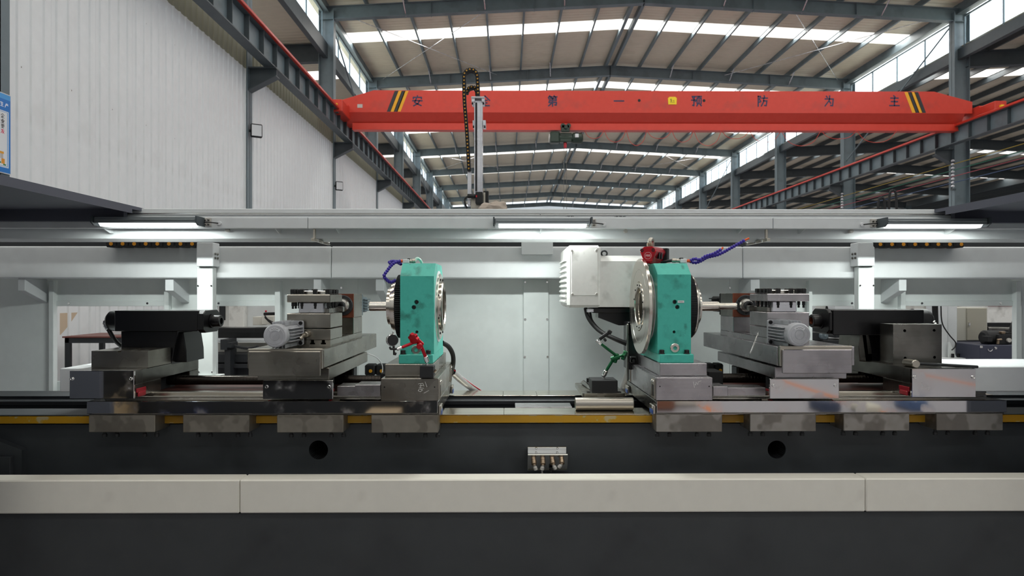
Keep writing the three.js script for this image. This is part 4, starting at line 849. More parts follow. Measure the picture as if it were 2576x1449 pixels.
slide({ s: 1, label: 'left cross slide with blank steel front cover and T-slotted base', turretLabel: 'left square tool turret with black clamp bolts', spLabel: 'left rust-faced milling spindle beside the teal head', m: M.steelA, km: M.steelA, mm: M.hallSteel,
  cx0: -1.3696, cx1: -0.9779, cy0: 1.1254, cy1: 1.1931, ry: 1.024, ax0: -1.326, ax1: -0.9473, ay0: 1.0284, ay1: 1.1298,
  sx0: -1.4058, sx1: -0.9918, sy0: 1.1967, sy1: 1.2989, sd: 4.83, vx0: -1.3761, vx1: -0.9944, vy0: 1.1615, vy1: 1.2936,
  tx0: -1.2651, tx1: -1.0158, ty0: 1.2988, ty1: 1.3341, td: 3.66, b3: 1.3973, b2: 1.4026, b1: 1.4863, p0: 1.5505, p1: 1.5954,
  px0: -1.2651, px1: -1.0169, n0: -1.2077, n1: -1.0608, kd: 4.21, k0: -1.0158 - 0.19, k1: -1.0158, ky0: 1.4424, ky1: 1.6, dx: -1.0158 - 0.07, dy: 1.524 });
slide({ s: -1, label: 'right cross slide with blank steel front cover and T-slotted base', turretLabel: 'right square tool turret with black clamp bolts', spLabel: 'right rust-faced milling spindle with black collet nut', m: M.steelB, km: M.steelDark, mm: M.blackSoft,
  cx0: 1.479, cx1: 1.8755, cy0: 1.1313, cy1: 1.1961, ry: 1.0226, ax0: 1.4338, ax1: 1.8127, ay0: 1.0271, ay1: 1.1356,
  sx0: 1.4687, sx1: 1.8922, sy0: 1.2085, sy1: 1.3123, sd: 4.75, vx0: 1.473, vx1: 1.8465, vy0: 1.1737, vy1: 1.3012,
  tx0: 1.4923, tx1: 1.7351, ty0: 1.3101, ty1: 1.3455, td: 3.64, b3: 1.406, b2: 1.411, b1: 1.4932, p0: 1.5566, p1: 1.6,
  px0: 1.4923, px1: 1.7351, n0: 1.5323, n1: 1.6778, kd: 4.19, k0: 1.4923, k1: 1.4923 + 0.19, ky0: 1.4477, ky1: 1.6039, dx: 1.5743, dy: 1.5252 });
// turret indexing motors
function indexMotor(label, x, y, d0, d1, s) {
  const t = thing('indexing_motor', label, 'motor'), r = 0.062;
  part('end_cap', lathe('z', x, y, -d0, [[0, 0], [0.025, 0], [0.0255, 0.0015], [0.0265, 0], [0.044, 0], [0.045, 0.0015], [0.0465, 0], [r - 0.006, -0.001], [r, -0.008], [r, -0.05], [0, -0.05]].map(([q, z]) => [q, z]), 48), M.motor, t);
  const body = [cyl('z', x, y, 0, r - 0.004, -d1 + 0.02, -d0 - 0.045, 0.002, 40)], bod = part('body', body, M.motor, t);
  for (const a of [0, 90, 180, 270]) for (let i = -2; i <= 2; i++) { const g = B(-0.002, 0.002, r - 0.012, r + 0.012 - Math.abs(i) * 0.0015, d0 + 0.06, d1 - 0.02, 0.001); g.translate(i * 0.017, 0, 0); g.rotateZ(a * R); g.translate(x, y, 0); part('fin', g, M.motor, bod); }
  const f = part('flange', plate(rect(x - r - 0.008, x + r + 0.008, y - r - 0.008, y + r + 0.008, 0.014), d1 - 0.02, d1 - 0.004), M.motor, t);
  for (const [u, v] of [[-1, -1], [1, -1], [-1, 1], [1, 1]]) part('flange_bolt', [cyl('z', x + u * 0.056, y + v * 0.056, -d1 + 0.02, 0.011, 0, 0.006), lathe('z', x + u * 0.056, y + v * 0.056, -d1 + 0.026, [[0.0075, 0], [0.0075, 0.008], [0.004, 0.008], [0.004, 0.003], [0, 0.003]], 14)], M.black, f);
  part('gear_neck', cyl('z', x, y, 0, 0.045, -d1 - 0.04, -d1 + 0.006, 0.001), M.motor, t);
  const sh = new THREE.Shape(); sh.absarc(0, 0, 0.0435, R * 48, R * 132, false); sh.absarc(0, 0, 0.0305, R * 132, R * 48, true); sh.closePath();
  const lg = new THREE.ExtrudeGeometry(sh, { depth: 0.0012, bevelEnabled: false, curveSegments: 16 }); lg.translate(x, y, -d0); const lab = part('data_label', flat(lg), M.whitePlastic, t);
  for (let i = 0; i < 9; i++) { const a = R * (58 + i * 8), g = B(-0.0011, 0.0011, 0.034, 0.0385 + (i % 2) * 0.002, d0 - 0.0016, d0 - 0.001, 0); g.rotateZ(a - Math.PI / 2); g.translate(x, y, 0); part('print', g, M.blackSoft, lab); }
  part('logo_ring', [lathe('z', x, y, -d0, [[0.0215, 0], [0.0215, 0.001], [0.0225, 0.001], [0.0225, 0]], 32), ...[-0.006, 0, 0.006].map((o) => { const g = B(-0.0008, 0.0008, -0.013, 0.013, d0 - 0.001, d0, 0); g.rotateZ(-0.7); g.translate(x + o, y, 0); return g; })], M.motor, t);
  return t;
}
const mL = indexMotor('grey finned motor standing out from the left turret', -1.2287, 1.3774, 3.37, 3.64, 1);
part('cable_gland', [rod(V(-1.1649, 1.3576, -3.6), V(-1.1456, 1.3718, -3.66), 0.013, 12), rod(V(-1.1466, 1.3675, -3.62), V(-1.1433, 1.3741, -3.66), 0.0175, 6), rod(V(-1.1517, 1.3567, -3.58), V(-1.164, 1.3485, -3.57), 0.012, 12)], M.zinc, mL);
indexMotor('grey finned motor standing out from the right turret', 1.5544, 1.3823, 3.37, 3.63, -1);
// sliding rail covers beside the pedestals
for (const [a, b, c, y0, y1, label] of [[-0.9526, -0.8506, -0.7087, 1.027, 1.0825, 'telescopic steel rail cover beside the left pedestal'], [1.4551, 1.238, 1.1553, 1.0266, 1.0712, 'telescopic steel rail cover beside the right pedestal']]) {
  const t = thing('rail_cover', label, 'cover');
  part('inner_sleeve', B(a, b, y0, y1, 3.57, 3.7, 0.002), M.steelB, t); part('outer_sleeve', B(b, c, y0 - 0.001, y1 + 0.008, 3.56, 3.71, 0.002), M.steelB, t);
}

// ---------------------------------------------------------------- steady units at the outer ends
{
  const t = thing('ram_unit', 'left black ram on a dark column above a steel base', 'ram unit'), m = M.steelDark;
  const base = part('base', [B(-2.3617, -2.0157, 1.1086, 1.1848, 3.455, 4.17, 0.003), B(-2.3617, -2.0157, 1.0378, 1.1086, 3.46, 3.72, 0.003), B(-2.3617, -2.0157, 1.0378, 1.1086, 4.05, 4.17, 0.003)], M.steelDark, t);
  const fp = part('front_plate', B(-2.3559, -2.0099, 1.0351, 1.1849, 3.44, 3.455, 0.002), M.mirror, t);
  for (const x of [-2.3421, -2.0269]) part('screw', capScrew(x, 1.1421, 3.44, 0.009, 0.008), M.chrome, fp);
  for (const d of [3.51]) part('end_seal', [B(-2.0157, -2.0157 + 0.014, 1.0376, 1.0655, d - 0.035, d + 0.035, 0.006), B(-2.0157, -2.0157 + 0.008, 1.0612, 1.0848, d - 0.045, d + 0.045, 0.003)], M.wiper, t);
  const bx0 = -2.3289, bx1 = -2.0127, by0 = 1.1857, by1 = 1.2799, gx = -2.1737;
  part('mounting_block', [prism([[bx0, by0], [bx1, by0], [bx1, by1], [gx + 0.01, by1], [gx + 0.01, by1 - 0.009], [gx - 0.01, by1 - 0.009], [gx - 0.01, by1], [bx0, by1]], 3.58, 3.82)], M.steelA, t);
  part('column', [prism([[-2.316, 1.1686], [-2.017, 1.1686], [-1.979, 1.376], [-2.316, 1.376]], 3.83, 4.05, 0.004),
    prism([[-2.049, 1.1848], [-1.945, 1.1848], [-1.9474, 1.2576], [-1.9644, 1.3645], [-2.0297, 1.3645]], 3.87, 4.1, 0.006)], M.black, t);
  part('ram_housing', B(-2.3233, -1.8336, 1.3777, 1.5, 3.78, 4.0, 0.003), M.black, t);
  const qx = -1.8336, qy = 1.4341, qz = -3.885;
  const nose = part('nose_flange', (() => { const s = new THREE.Shape(), a = 0.105, c = 0.03; [[-a, -a + c], [-a + c, -a], [a - c, -a], [a, -a + c], [a, a - c], [a - c, a], [-a + c, a], [-a, a - c]].forEach(([u, v], i) => s[i ? 'lineTo' : 'moveTo'](u, v * 0.6)); const g = new THREE.ExtrudeGeometry(s, { depth: 0.03, bevelEnabled: true, bevelSize: 0.004, bevelThickness: 0.004, bevelSegments: 1 }); g.rotateY(Math.PI / 2); g.translate(qx + 0.002, qy, qz); return flat(g); })(), M.black, t);
  part('quill', lathe('x', qx + 0.034, qy, qz, [[0.04, 0], [0.043, 0.004], [0.043, 0.01], [0.036, 0.012], [0.036, 0.056], [0.033, 0.06], [0.02, 0.06], [0.018, 0.03], [0, 0.03]], 40), M.black, t);
  part('rear_cap', lathe('x', -2.3233, 1.4354, -3.89, [[0, -0.1], [0.045, -0.1], [0.06, -0.085], [0.062, -0.07], [0.062, 0.002], [0, 0.002]], 32), M.black, t);
  const fx = [-2.4284, 1.4229, -3.9];
  const hz = part('hose_fitting', [rod(V(-2.4236, 1.4326, -3.9), V(-2.4598, 1.4229, -3.9), 0.014, 12), rod(V(-2.4598, 1.4253, -3.9), V(-2.4332, 1.3841, -3.9), 0.012, 10), rod(V(-2.4501, 1.4108, -3.9), V(-2.4332, 1.3841, -3.9), 0.016, 6)], M.chrome, t);
  part('hose', tube([V(-2.4357, 1.3865, -3.9), V(-2.4139, 1.3477, -3.9), V(-2.402, 1.3098, -3.92), V(-2.3837, 1.2732, -3.95)], 0.0125, 24, 10), M.rubber, t);
}
{
  const t = thing('ram_unit', 'right black ram on a tapered steel leg', 'ram unit');
  part('base', [B(2.2055, 2.5562, 1.1102, 1.1925, 3.455, 4.1, 0.003), B(2.2055, 2.5562, 1.0387, 1.1102, 3.46, 3.72, 0.003), B(2.2055, 2.5562, 1.0387, 1.1102, 3.98, 4.1, 0.003)], M.steelDark, t);
  const fp = part('front_plate', B(2.1991, 2.5488, 1.037, 1.1926, 3.44, 3.455, 0.002), M.mirror, t);
  for (const x of [2.2143, 2.5336]) part('screw', capScrew(x, 1.1462, 3.44, 0.009, 0.008), M.chrome, fp);
  for (const d of [3.51]) part('end_seal', [B(2.2055 - 0.014, 2.2055, 1.0389, 1.067, d - 0.035, d + 0.035, 0.006), B(2.2055 - 0.008, 2.2055, 1.0627, 1.0887, d - 0.045, d + 0.045, 0.003)], M.wiper, t);
  // steel block with four drilled holes
  const s = rect(2.2312, 2.513, 1.1863, 1.423);
  const hs = [[2.2981, 1.3863], [2.4691, 1.3885], [2.3005, 1.2277], [2.4714, 1.2322]];
  for (const [x, y] of hs) s.holes.push(circle(x, y, 0.0085));
  part('drilled_block', [plate(s, 3.66, 3.69), B(2.2312, 2.513, 1.1863, 1.423, 3.69, 3.79, 0)], M.steelDark, t);
  for (const [x, y] of hs) part('drilled_hole', lathe('z', x, y, -3.66, [[0.0086, -0.002], [0.0086, -0.028], [0, -0.028]], 16), M.black, t);
  part('ram_housing', B(1.9755, 2.5299, 1.3493, 1.5024, 3.84, 4.06, 0.003), M.black, t);
  part('column', [prism([[2.1906, 1.1863], [2.5817, 1.1863], [2.5817, 1.3772], [2.1587, 1.3772], [2.1734, 1.3283]], 3.9, 4.05, 0.004)], M.black, t);
  part('column_rib', [prism([[2.186, 1.1895], [2.2836, 1.1895], [2.2836, 1.3741], [2.2396, 1.3741], [2.2567, 1.2332], [2.2006, 1.2332], [2.1835, 1.3741], [2.1616, 1.3741]], 3.86, 3.9)], M.black, t);
  part('tapered_leg', prism([[2.149, 1.1885], [2.2312, 1.1811], [2.2237, 1.2505], [2.2063, 1.3447], [2.1864, 1.367], [2.1515, 1.367], [2.1416, 1.2753]], 3.86, 4.1, 0.004), M.steelDark, t);
  const qx = 1.9755, qy = 1.4315, qz = -3.95;
  part('nose_flange', (() => { const s2 = new THREE.Shape(), a = 0.105, c = 0.03; [[-a, -a + c], [-a + c, -a], [a - c, -a], [a, -a + c], [a, a - c], [a - c, a], [-a + c, a], [-a, a - c]].forEach(([u, v], i) => s2[i ? 'lineTo' : 'moveTo'](u, v * 0.68)); const g = new THREE.ExtrudeGeometry(s2, { depth: 0.014, bevelEnabled: true, bevelSize: 0.004, bevelThickness: 0.004, bevelSegments: 1 }); g.rotateY(Math.PI / 2); g.translate(qx - 0.02, qy, qz); return flat(g); })(), M.black, t);
  part('quill', lathe('x', qx - 0.022, qy, qz, [[0.05, 0], [0.05, -0.006], [0.041, -0.008], [0.041, -0.056], [0.038, -0.06], [0.025, -0.06], [0.023, -0.03], [0, -0.03]], 40), M.black, t);
  part('quill_bush', lathe('x', qx - 0.022, qy, qz, [[0.025, -0.059], [0.0235, -0.02], [0.022, -0.02], [0.022, -0.059]], 32), M.rust, t);
  part('rear_cap', lathe('x', 2.5299, qy, -3.95, [[0, 0.1], [0.055, 0.1], [0.072, 0.085], [0.075, 0.07], [0.075, -0.002], [0, -0.002]], 32), M.blackSoft, t);
  part('hose_fitting', [rod(V(2.5965, 1.4334, -3.9), V(2.6224, 1.4221, -3.88), 0.012, 10), rod(V(2.6148, 1.4203, -3.92), V(2.6457, 1.4114, -3.9), 0.009, 10)], M.chrome, t);
}
// hammer on the right base
{
  const t = thing('hammer', 'small steel hammer with dark handle lying on the right base', 'hammer');
  const y = 1.2132, p = V(2.2502, 1.2111, -3.58), q = V(2.2423, 1.2132, -3.47), dir = q.clone().sub(p), L = dir.length();
  part('head', lathe(dir, p.x, p.y + 0.002, p.z, [[0, 0], [0.016, 0], [0.0205, 0.006], [0.0215, 0.02], [0.0215, L - 0.006], [0.0195, L], [0, L]], 28), M.zinc, t);
  part('handle', rod(V(2.29, 1.2109, -3.53), V(2.6043, 1.1953, -3.5), 0.0085, 12), M.anthracite, t);
}
// white covers at the outer ends
solo('end_cover_box', 'pale grey cover box behind the left ram base', 'cover', B(-2.5341, -2.198, 1.044, 1.1768, 3.62, 4.15, 0.004), M.frame);
{
  const t = thing('end_cover_box', 'white sheet metal cover box behind the right ram base', 'cover');
  part('cover', B(2.5289, 4.0, 1.0403, 1.1813, 3.62, 4.0, 0.004), M.frame, t);
  part('lid', B(2.5289 - 0.14, 3.9, 1.1813 - 0.02, 1.1813 + 0.001, 3.64, 4.05, 0.003), M.frame, t);
}

// ---------------------------------------------------------------- drive unit and brake beside the right head
{
  const t = thing('drive_cover', 'white drive motor cover with louvred left edge behind the bright disc', 'cover'), d = 4.3;
  const x0 = 0.4061, x1 = 0.6349, y0 = 1.5059, y1 = 1.9279;
  part('gearbox_cover', B(x0, x1, y0, y1, d, 4.85, 0.018), M.cover, t);
  part('motor_cover', prismX([[d + 0.012, y0 + 0.004], [d + 0.012, 1.8214], [d + 0.09, 1.8634], [4.8, 1.8634], [4.8, y0 + 0.004]], x1 - 0.02, 0.9799), M.cover, t);
  const pn = part('cover_plate', B(x0 + 0.028, 0.612, 1.5879, y1 - 0.01, d - 0.004, d, 0.002), M.cover, t);
  for (const [x, y] of [[0.437, 1.8916], [0.6026, 1.8929], [0.4411, 1.596], [0.6039, 1.5973]]) part('screw', capScrew(x, y, d - 0.004, 0.009, 0.006), M.greyPlastic, pn);
  for (let i = 0; i < 9; i++) { const y = 1.8472 - i * 0.0355; part('louvre', [prism([[x0 + 0.004, y], [x0 - 0.014, y - 0.012], [x0 - 0.014, y - 0.022], [x0 + 0.004, y - 0.026]], 4.34, 4.8)], M.cover, t); }
  part('eye_bolt', (() => { const g = new THREE.TorusGeometry(0.019, 0.006, 12, 32); g.translate(0.6717, 1.8781, -4.4); return [flat(g), cyl('y', 0.6717, 1.845, -4.4, 0.012, -0.01, 0.012)]; })(), M.blackSoft, t);
  part('carrier_bracket', [B(0.5837, 0.9799, 1.4683, 1.5033, 4.34, 4.8, 0.004), prism([[0.6245, 1.4671], [0.989, 1.4671], [0.989, 1.383], [0.7659, 1.383], [0.6245, 1.4373]], 4.36, 4.5)], M.black, t);
  part('bracket_spacer', B(0.5432, 0.5892, 1.473, 1.4973, 4.32, 4.5), M.alu, t);
  part('column', [B(0.7991, 0.9571, 1.0979, 1.4133, 4.2, 4.36)], M.black, t);
  part('column_flange', B(0.7887, 0.8005, 1.0271, 1.4012, 4.18, 4.215), M.steelDark, t);
  part('column_bolt', [capScrew(0.8248, 1.1648, 4.17, 0.02, 0.03, 'z'), B(0.8026, 0.8416, 1.1513, 1.1902, 4.14, 4.2, 0.003)], M.tealBolt, t);
  const cg = thing('power_cable', 'thick black power cable drooping below the white drive cover', 'cable');
  part('cable', tube([V(0.5422, 1.4982, -4.4), V(0.5551, 1.434, -4.35), V(0.6161, 1.3552, -4.3), V(0.7154, 1.2995, -4.25), V(0.8139, 1.2569, -4.25)], 0.014, 40, 10), M.rubber, cg);
  part('cable', tube([V(0.5751, 1.47, -4.42), V(0.5836, 1.4164, -4.38), V(0.6393, 1.348, -4.33), V(0.7339, 1.3, -4.28), V(0.825, 1.2652, -4.28)], 0.009, 40, 10), M.rubber, cg);
}
{ // brake caliper
  const t = thing('brake_caliper', 'red anodised brake caliper marked PBS on top of the bright disc', 'caliper'), c = V(0.8465, 1.832, -3.82), a = 0.6;
  const put = (g) => { g.rotateY(-a); g.translate(c.x, c.y, c.z); return g; };
  const pts = [[-0.05, 0.024], [-0.044, 0.037], [-0.024, 0.052], [0.026, 0.052], [0.046, 0.037], [0.052, 0.022], [0.022, -0.05], [-0.022, -0.05]];
  part('body', put(prism(pts, -0.005, 0.16, 0.004)), M.redAno, t);
  for (const x of [-0.036, 0.036]) part('socket_screw', put(lathe('z', x, 0.03, 0.005, [[0, -0.004], [0.005, -0.004], [0.005, 0.002], [0.0105, 0.002], [0.0105, 0]], 16)), M.black, t);
  part('slot', [put(B(0.0375, 0.052, -0.02, 0.018, 0.05, 0.066, 0.001)), put(B(0.0375, 0.052, -0.02, 0.018, 0.088, 0.104, 0.001))], M.black, t);
  part('rear_block', put(B(-0.045, 0.06, -0.035, 0.05, 0.162, 0.2, 0.004)), M.blackSoft, t);
  const cv = document.createElement('canvas'); cv.width = 256; cv.height = 256; const k = cv.getContext('2d'); k.fillStyle = '#b01020'; k.fillRect(0, 0, 256, 256); k.strokeStyle = '#e8c0c0'; k.lineWidth = 9; k.beginPath(); k.ellipse(128, 104, 96, 88, 0, 0, Math.PI * 2); k.stroke();
  k.fillStyle = '#f0d4d4'; k.font = 'bold 76px serif'; k.fillText('PBS', 58, 130); k.fillStyle = '#d88a8e'; k.font = '26px sans-serif'; k.fillText('AB-HYBS-15', 52, 240);
  const ct = new THREE.CanvasTexture(cv); ct.colorSpace = THREE.SRGBColorSpace;
  const s = new THREE.Mesh(new THREE.PlaneGeometry(0.058, 0.058), mat(0xffffff, 0.28, 0.3, { map: ct })); s.geometry.translate(0.002, -0.008, 0.0062); s.geometry.rotateY(-a); s.geometry.translate(c.x, c.y, c.z); s.name = 'print'; t.add(s);
  part('hose_elbow', [rod(V(0.874, 1.8808, -3.9), V(0.874, 1.9101, -3.9), 0.014, 14), tube([V(0.8753, 1.9052, -3.9), V(0.8753, 1.9247, -3.9), V(0.8906, 1.9371, -3.93), V(0.9049, 1.9297, -3.96), V(0.9072, 1.8908, -3.97)], 0.0125, 24, 12)], M.zinc, t);
  part('hose_nut', rod(V(0.874, 1.8905, -3.9), V(0.874, 1.9125, -3.9), 0.018, 6), M.brass, t);
  part('carrier', B(c.x + 0.03, c.x + 0.15, 1.7758, 1.7904, 3.9, 4.06), M.steelDark, t);
}
// ---------------------------------------------------------------- segmented coolant hoses
function segmented(points, r, parent, n) {
  const c = new THREE.CatmullRomCurve3(points), L = c.getLength(), k = n ?? Math.round(L / (r * 1.45));
  for (let i = 0; i < k; i++) {
    const p = c.getPointAt((i + 0.5) / k), q = c.getTangentAt((i + 0.5) / k), h = L / k;
    part('segment', lathe(q, p.x, p.y, p.z, [[r * 0.55, -h * 0.55], [r * 0.8, -h * 0.4], [r, -h * 0.12], [r, h * 0.08], [r * 0.72, h * 0.36], [r * 0.6, h * 0.5]], 14), M.purple, parent);
  }
  return c;
}
{
  const t = thing('coolant_manifold', 'white coolant block with two long purple segmented hoses on the right teal head', 'coolant hose');
  part('block', B(1.0239, 1.0616, 1.782, 1.8067, 3.75, 3.79), M.whitePlastic, t); part('valve', B(1.0219, 1.0455, 1.806, 1.8143, 3.76, 3.78), M.black, t);
  part('inlet', [rod(V(1.0294, 1.796, -3.77), V(0.987, 1.7988, -3.78), 0.011, 10), rod(V(1.0047, 1.7974, -3.775), V(0.9799, 1.7988, -3.78), 0.014, 8)], M.zinc, t);
  part('supply_hose', tube([V(0.9894, 1.7988, -3.78), V(0.9613, 1.7951, -3.8), V(0.9328, 1.7875, -3.84)], 0.009, 14, 8), M.rubber, t);
  for (const z of [0, 0.03]) part('adapter', rod(V(1.0672, 1.796, -3.77).add(V(0, 0, z)), V(1.0838, 1.7936, -3.77).add(V(0, 0, z)), 0.009, 12), M.orange, t);
  segmented([V(1.0838, 1.7936, -3.77), V(1.1116, 1.7837, -3.76), V(1.1416, 1.7926, -3.75), V(1.173, 1.8126, -3.73), V(1.2399, 1.8307, -3.72), V(1.3123, 1.8713, -3.7), V(1.3792, 1.9114, -3.68)], 0.0105, t);
  part('nozzle', rod(V(1.3769, 1.9102, -3.68), V(1.4008, 1.922, -3.67), 0.006, 12), M.orange, t);
  segmented([V(1.0752, 1.7944, -3.74), V(1.1027, 1.8056, -3.73), V(1.1248, 1.7975, -3.71), V(1.1543, 1.8179, -3.7), V(1.2021, 1.8335, -3.69), V(1.2428, 1.8582, -3.68)], 0.0105, t);
  part('nozzle', rod(V(1.2405, 1.8559, -3.68), V(1.252, 1.8698, -3.68), 0.006, 12), M.orange, t);
}
{
  const t = thing('coolant_manifold', 'white coolant block with bent purple segmented hose on the left teal head', 'coolant hose');
  part('block', B(-0.6156, -0.5782, 1.7802, 1.8037, 3.75, 3.79), M.whitePlastic, t); part('valve', B(-0.5915, -0.5751, 1.803, 1.8101, 3.76, 3.78), M.black, t);
  part('inlet', [rod(V(-0.5813, 1.793, -3.77), V(-0.5475, 1.7935, -3.78), 0.011, 10), rod(V(-0.5656, 1.7932, -3.775), V(-0.5451, 1.7959, -3.78), 0.014, 8)], M.zinc, t);
  part('supply_hose', tube([V(-0.5498, 1.7959, -3.78), V(-0.5371, 1.8106, -3.79), V(-0.5233, 1.8046, -3.81), V(-0.5141, 1.7865, -3.83)], 0.008, 20, 8), mat(0xb8ded0, 0.3), t);
  part('adapter', rod(V(-0.6189, 1.793, -3.77), V(-0.6306, 1.793, -3.77), 0.01, 12), M.orange, t);
  segmented([V(-0.6306, 1.793, -3.77), V(-0.6554, 1.7872, -3.75), V(-0.6774, 1.7676, -3.73), V(-0.6992, 1.7343, -3.71), V(-0.7158, 1.7039, -3.7), V(-0.7058, 1.6836, -3.72), V(-0.6857, 1.6679, -3.75), V(-0.6606, 1.6802, -3.78)], 0.0105, t);
  segmented([V(-0.6309, 1.7755, -3.8), V(-0.6581, 1.7884, -3.82), V(-0.6854, 1.7965, -3.84), V(-0.7112, 1.7922, -3.85), V(-0.7004, 1.7793, -3.83)], 0.0105, t);
}
// ---------------------------------------------------------------- dial indicator stands
{
  const t = thing('indicator_stand', 'red articulated dial indicator stand on black magnet in front of the left head', 'indicator stand');
  part('magnet_base', B(-0.4766, -0.403, 1.1407, 1.2057, 3.47, 3.56, 0.003), M.blackSoft, t);
  part('switch_knob', rod(V(-0.4065, 1.1673, -3.5), V(-0.389, 1.1825, -3.5), 0.006, 10), M.brass, t);
  part('ball_joint', [rod(V(-0.4414, 1.2001, -3.5), V(-0.4414, 1.2176, -3.5), 0.008, 10), rod(V(-0.4392, 1.2241, -3.5), V(-0.4489, 1.2579, -3.49), 0.0135, 12)], M.chrome, t);
  part('lower_arm', rod(V(-0.4467, 1.2513, -3.49), V(-0.4731, 1.33, -3.46), 0.0095, 12), M.redAno, t);
  part('elbow', [rod(V(-0.4636, 1.3205, -3.47), V(-0.4982, 1.3595, -3.44), 0.015, 14), rod(V(-0.4719, 1.316, -3.42), V(-0.4802, 1.3284, -3.48), 0.016, 16)], M.redAno, t);
  const kn = V(-0.4989, 1.3645, -3.43), lob = new THREE.Shape();
  for (let i = 0; i <= 48; i++) { const a = i / 48 * Math.PI * 2, r = 0.025 + 0.0035 * Math.cos(a * 6); lob[i ? 'lineTo' : 'moveTo'](Math.cos(a) * r, Math.sin(a) * r); }
  const kg = new THREE.ExtrudeGeometry(lob, { depth: 0.016, bevelEnabled: true, bevelSize: 0.003, bevelThickness: 0.003, bevelSegments: 2 }); kg.rotateY(-0.5); kg.rotateX(0.5); kg.translate(kn.x, kn.y, kn.z);
  part('clamp_knob', flat(kg), M.redAno, t);
  part('upper_arm', rod(V(-0.4975, 1.3394, -3.45), V(-0.5657, 1.3118, -3.42), 0.0085, 12), M.redAno, t);
  part('upper_joint', rod(V(-0.5657, 1.3129, -3.42), V(-0.5917, 1.302, -3.41), 0.0095, 12), M.chrome, t);
  part('fine_adjust', [rod(V(-0.5917, 1.3042, -3.41), V(-0.6236, 1.3042, -3.41), 0.006, 10), rod(V(-0.6066, 1.3212, -3.41), V(-0.6066, 1.2722, -3.41), 0.005, 10), rod(V(-0.6214, 1.3106, -3.41), V(-0.6299, 1.3063, -3.41), 0.01, 10), rod(V(-0.6066, 1.2807, -3.41), V(-0.5938, 1.2765, -3.41), 0.008, 10)], M.tealBolt, t);
  const g = thing('dial_gauge', 'round dial gauge clamped at the end of the red arm', 'gauge'), gx = V(-0.6169, 1.3513, -3.42), ax = V(0.45, 0, 0.9).normalize();
  part('case', lathe(ax, gx.x, gx.y, gx.z, [[0, -0.012], [0.031, -0.012], [0.033, -0.008], [0.033, 0.006], [0.031, 0.009], [0.029, 0.009]], 40), M.chrome, g);
  part('back_plate', lathe(ax, gx.x, gx.y, gx.z, [[0, 0.0095], [0.03, 0.0095], [0.03, 0.004]], 36), M.blackSoft, g);
  part('stem', [rod(V(-0.6105, 1.3204, -3.42), V(-0.6105, 1.3076, -3.42), 0.006, 10), rod(V(-0.6126, 1.3823, -3.42), V(-0.6126, 1.3994, -3.42), 0.0045, 10)], M.chrome, g);
}
{
  const t = thing('indicator_stand', 'green articulated indicator stand on black magnet block between the heads', 'indicator stand');
  part('magnet_base', B(0.5197, 0.6785, 0.9875, 1.068, 3.9, 4.06, 0.003), M.blackSoft, t);
  part('ball_joint', [rod(V(0.6021, 1.0574, -3.96), V(0.6021, 1.0797, -3.96), 0.008, 10), lathe('y', 0.6008, 1.0921, -3.96, [[0, -0.015], [0.01, -0.011], [0.015, 0], [0.01, 0.011], [0, 0.015]], 20), rod(V(0.6021, 1.0896, -3.96), V(0.6154, 1.123, -3.95), 0.014, 14)], M.chrome, t);
  part('lower_arm', rod(V(0.6179, 1.1255, -3.95), V(0.6558, 1.1907, -3.94), 0.0095, 12), M.greenAno, t);
  part('elbow', [rod(V(0.6418, 1.1942, -3.93), V(0.6918, 1.2124, -3.92), 0.0165, 14), rod(V(0.664, 1.1745, -3.93), V(0.6795, 1.2296, -3.92), 0.013, 14)], M.greenAno, t);
  part('upper_arm', rod(V(0.6746, 1.2173, -3.92), V(0.5783, 1.2901, -3.9), 0.009, 12), M.greenAno, t);
  part('clamp_knob', [rod(V(0.6893, 1.2124, -3.92), V(0.7139, 1.2222, -3.92), 0.008, 10), (() => { const lob = new THREE.Shape(); for (let i = 0; i <= 48; i++) { const a = i / 48 * Math.PI * 2, r = 0.026 + 0.004 * Math.cos(a * 6); lob[i ? 'lineTo' : 'moveTo'](Math.cos(a) * r, Math.sin(a) * r); } const g = new THREE.ExtrudeGeometry(lob, { depth: 0.014, bevelEnabled: true, bevelSize: 0.003, bevelThickness: 0.003, bevelSegments: 2 }); g.rotateY(Math.PI / 2 - 0.4); g.rotateZ(-0.35); g.translate(0.7163, 1.2222, -3.92); return flat(g); })()], M.greenAno, t);
  part('upper_joint', [rod(V(0.5783, 1.2901, -3.9), V(0.5588, 1.3072, -3.9), 0.011, 12), lathe('y', 0.5526, 1.3109, -3.9, [[0, -0.011], [0.008, -0.008], [0.011, 0], [0.008, 0.008], [0, 0.011]], 16)], M.chrome, t);
  part('gauge_clamp', [rod(V(0.5661, 1.3218, -3.9), V(0.6329, 1.3712, -3.89), 0.0115, 8), rod(V(0.6158, 1.3736, -3.89), V(0.6377, 1.359, -3.89), 0.012, 8), rod(V(0.5939, 1.325, -3.89), V(0.6021, 1.3111, -3.88), 0.0085, 10)], M.blackSoft, t);
}
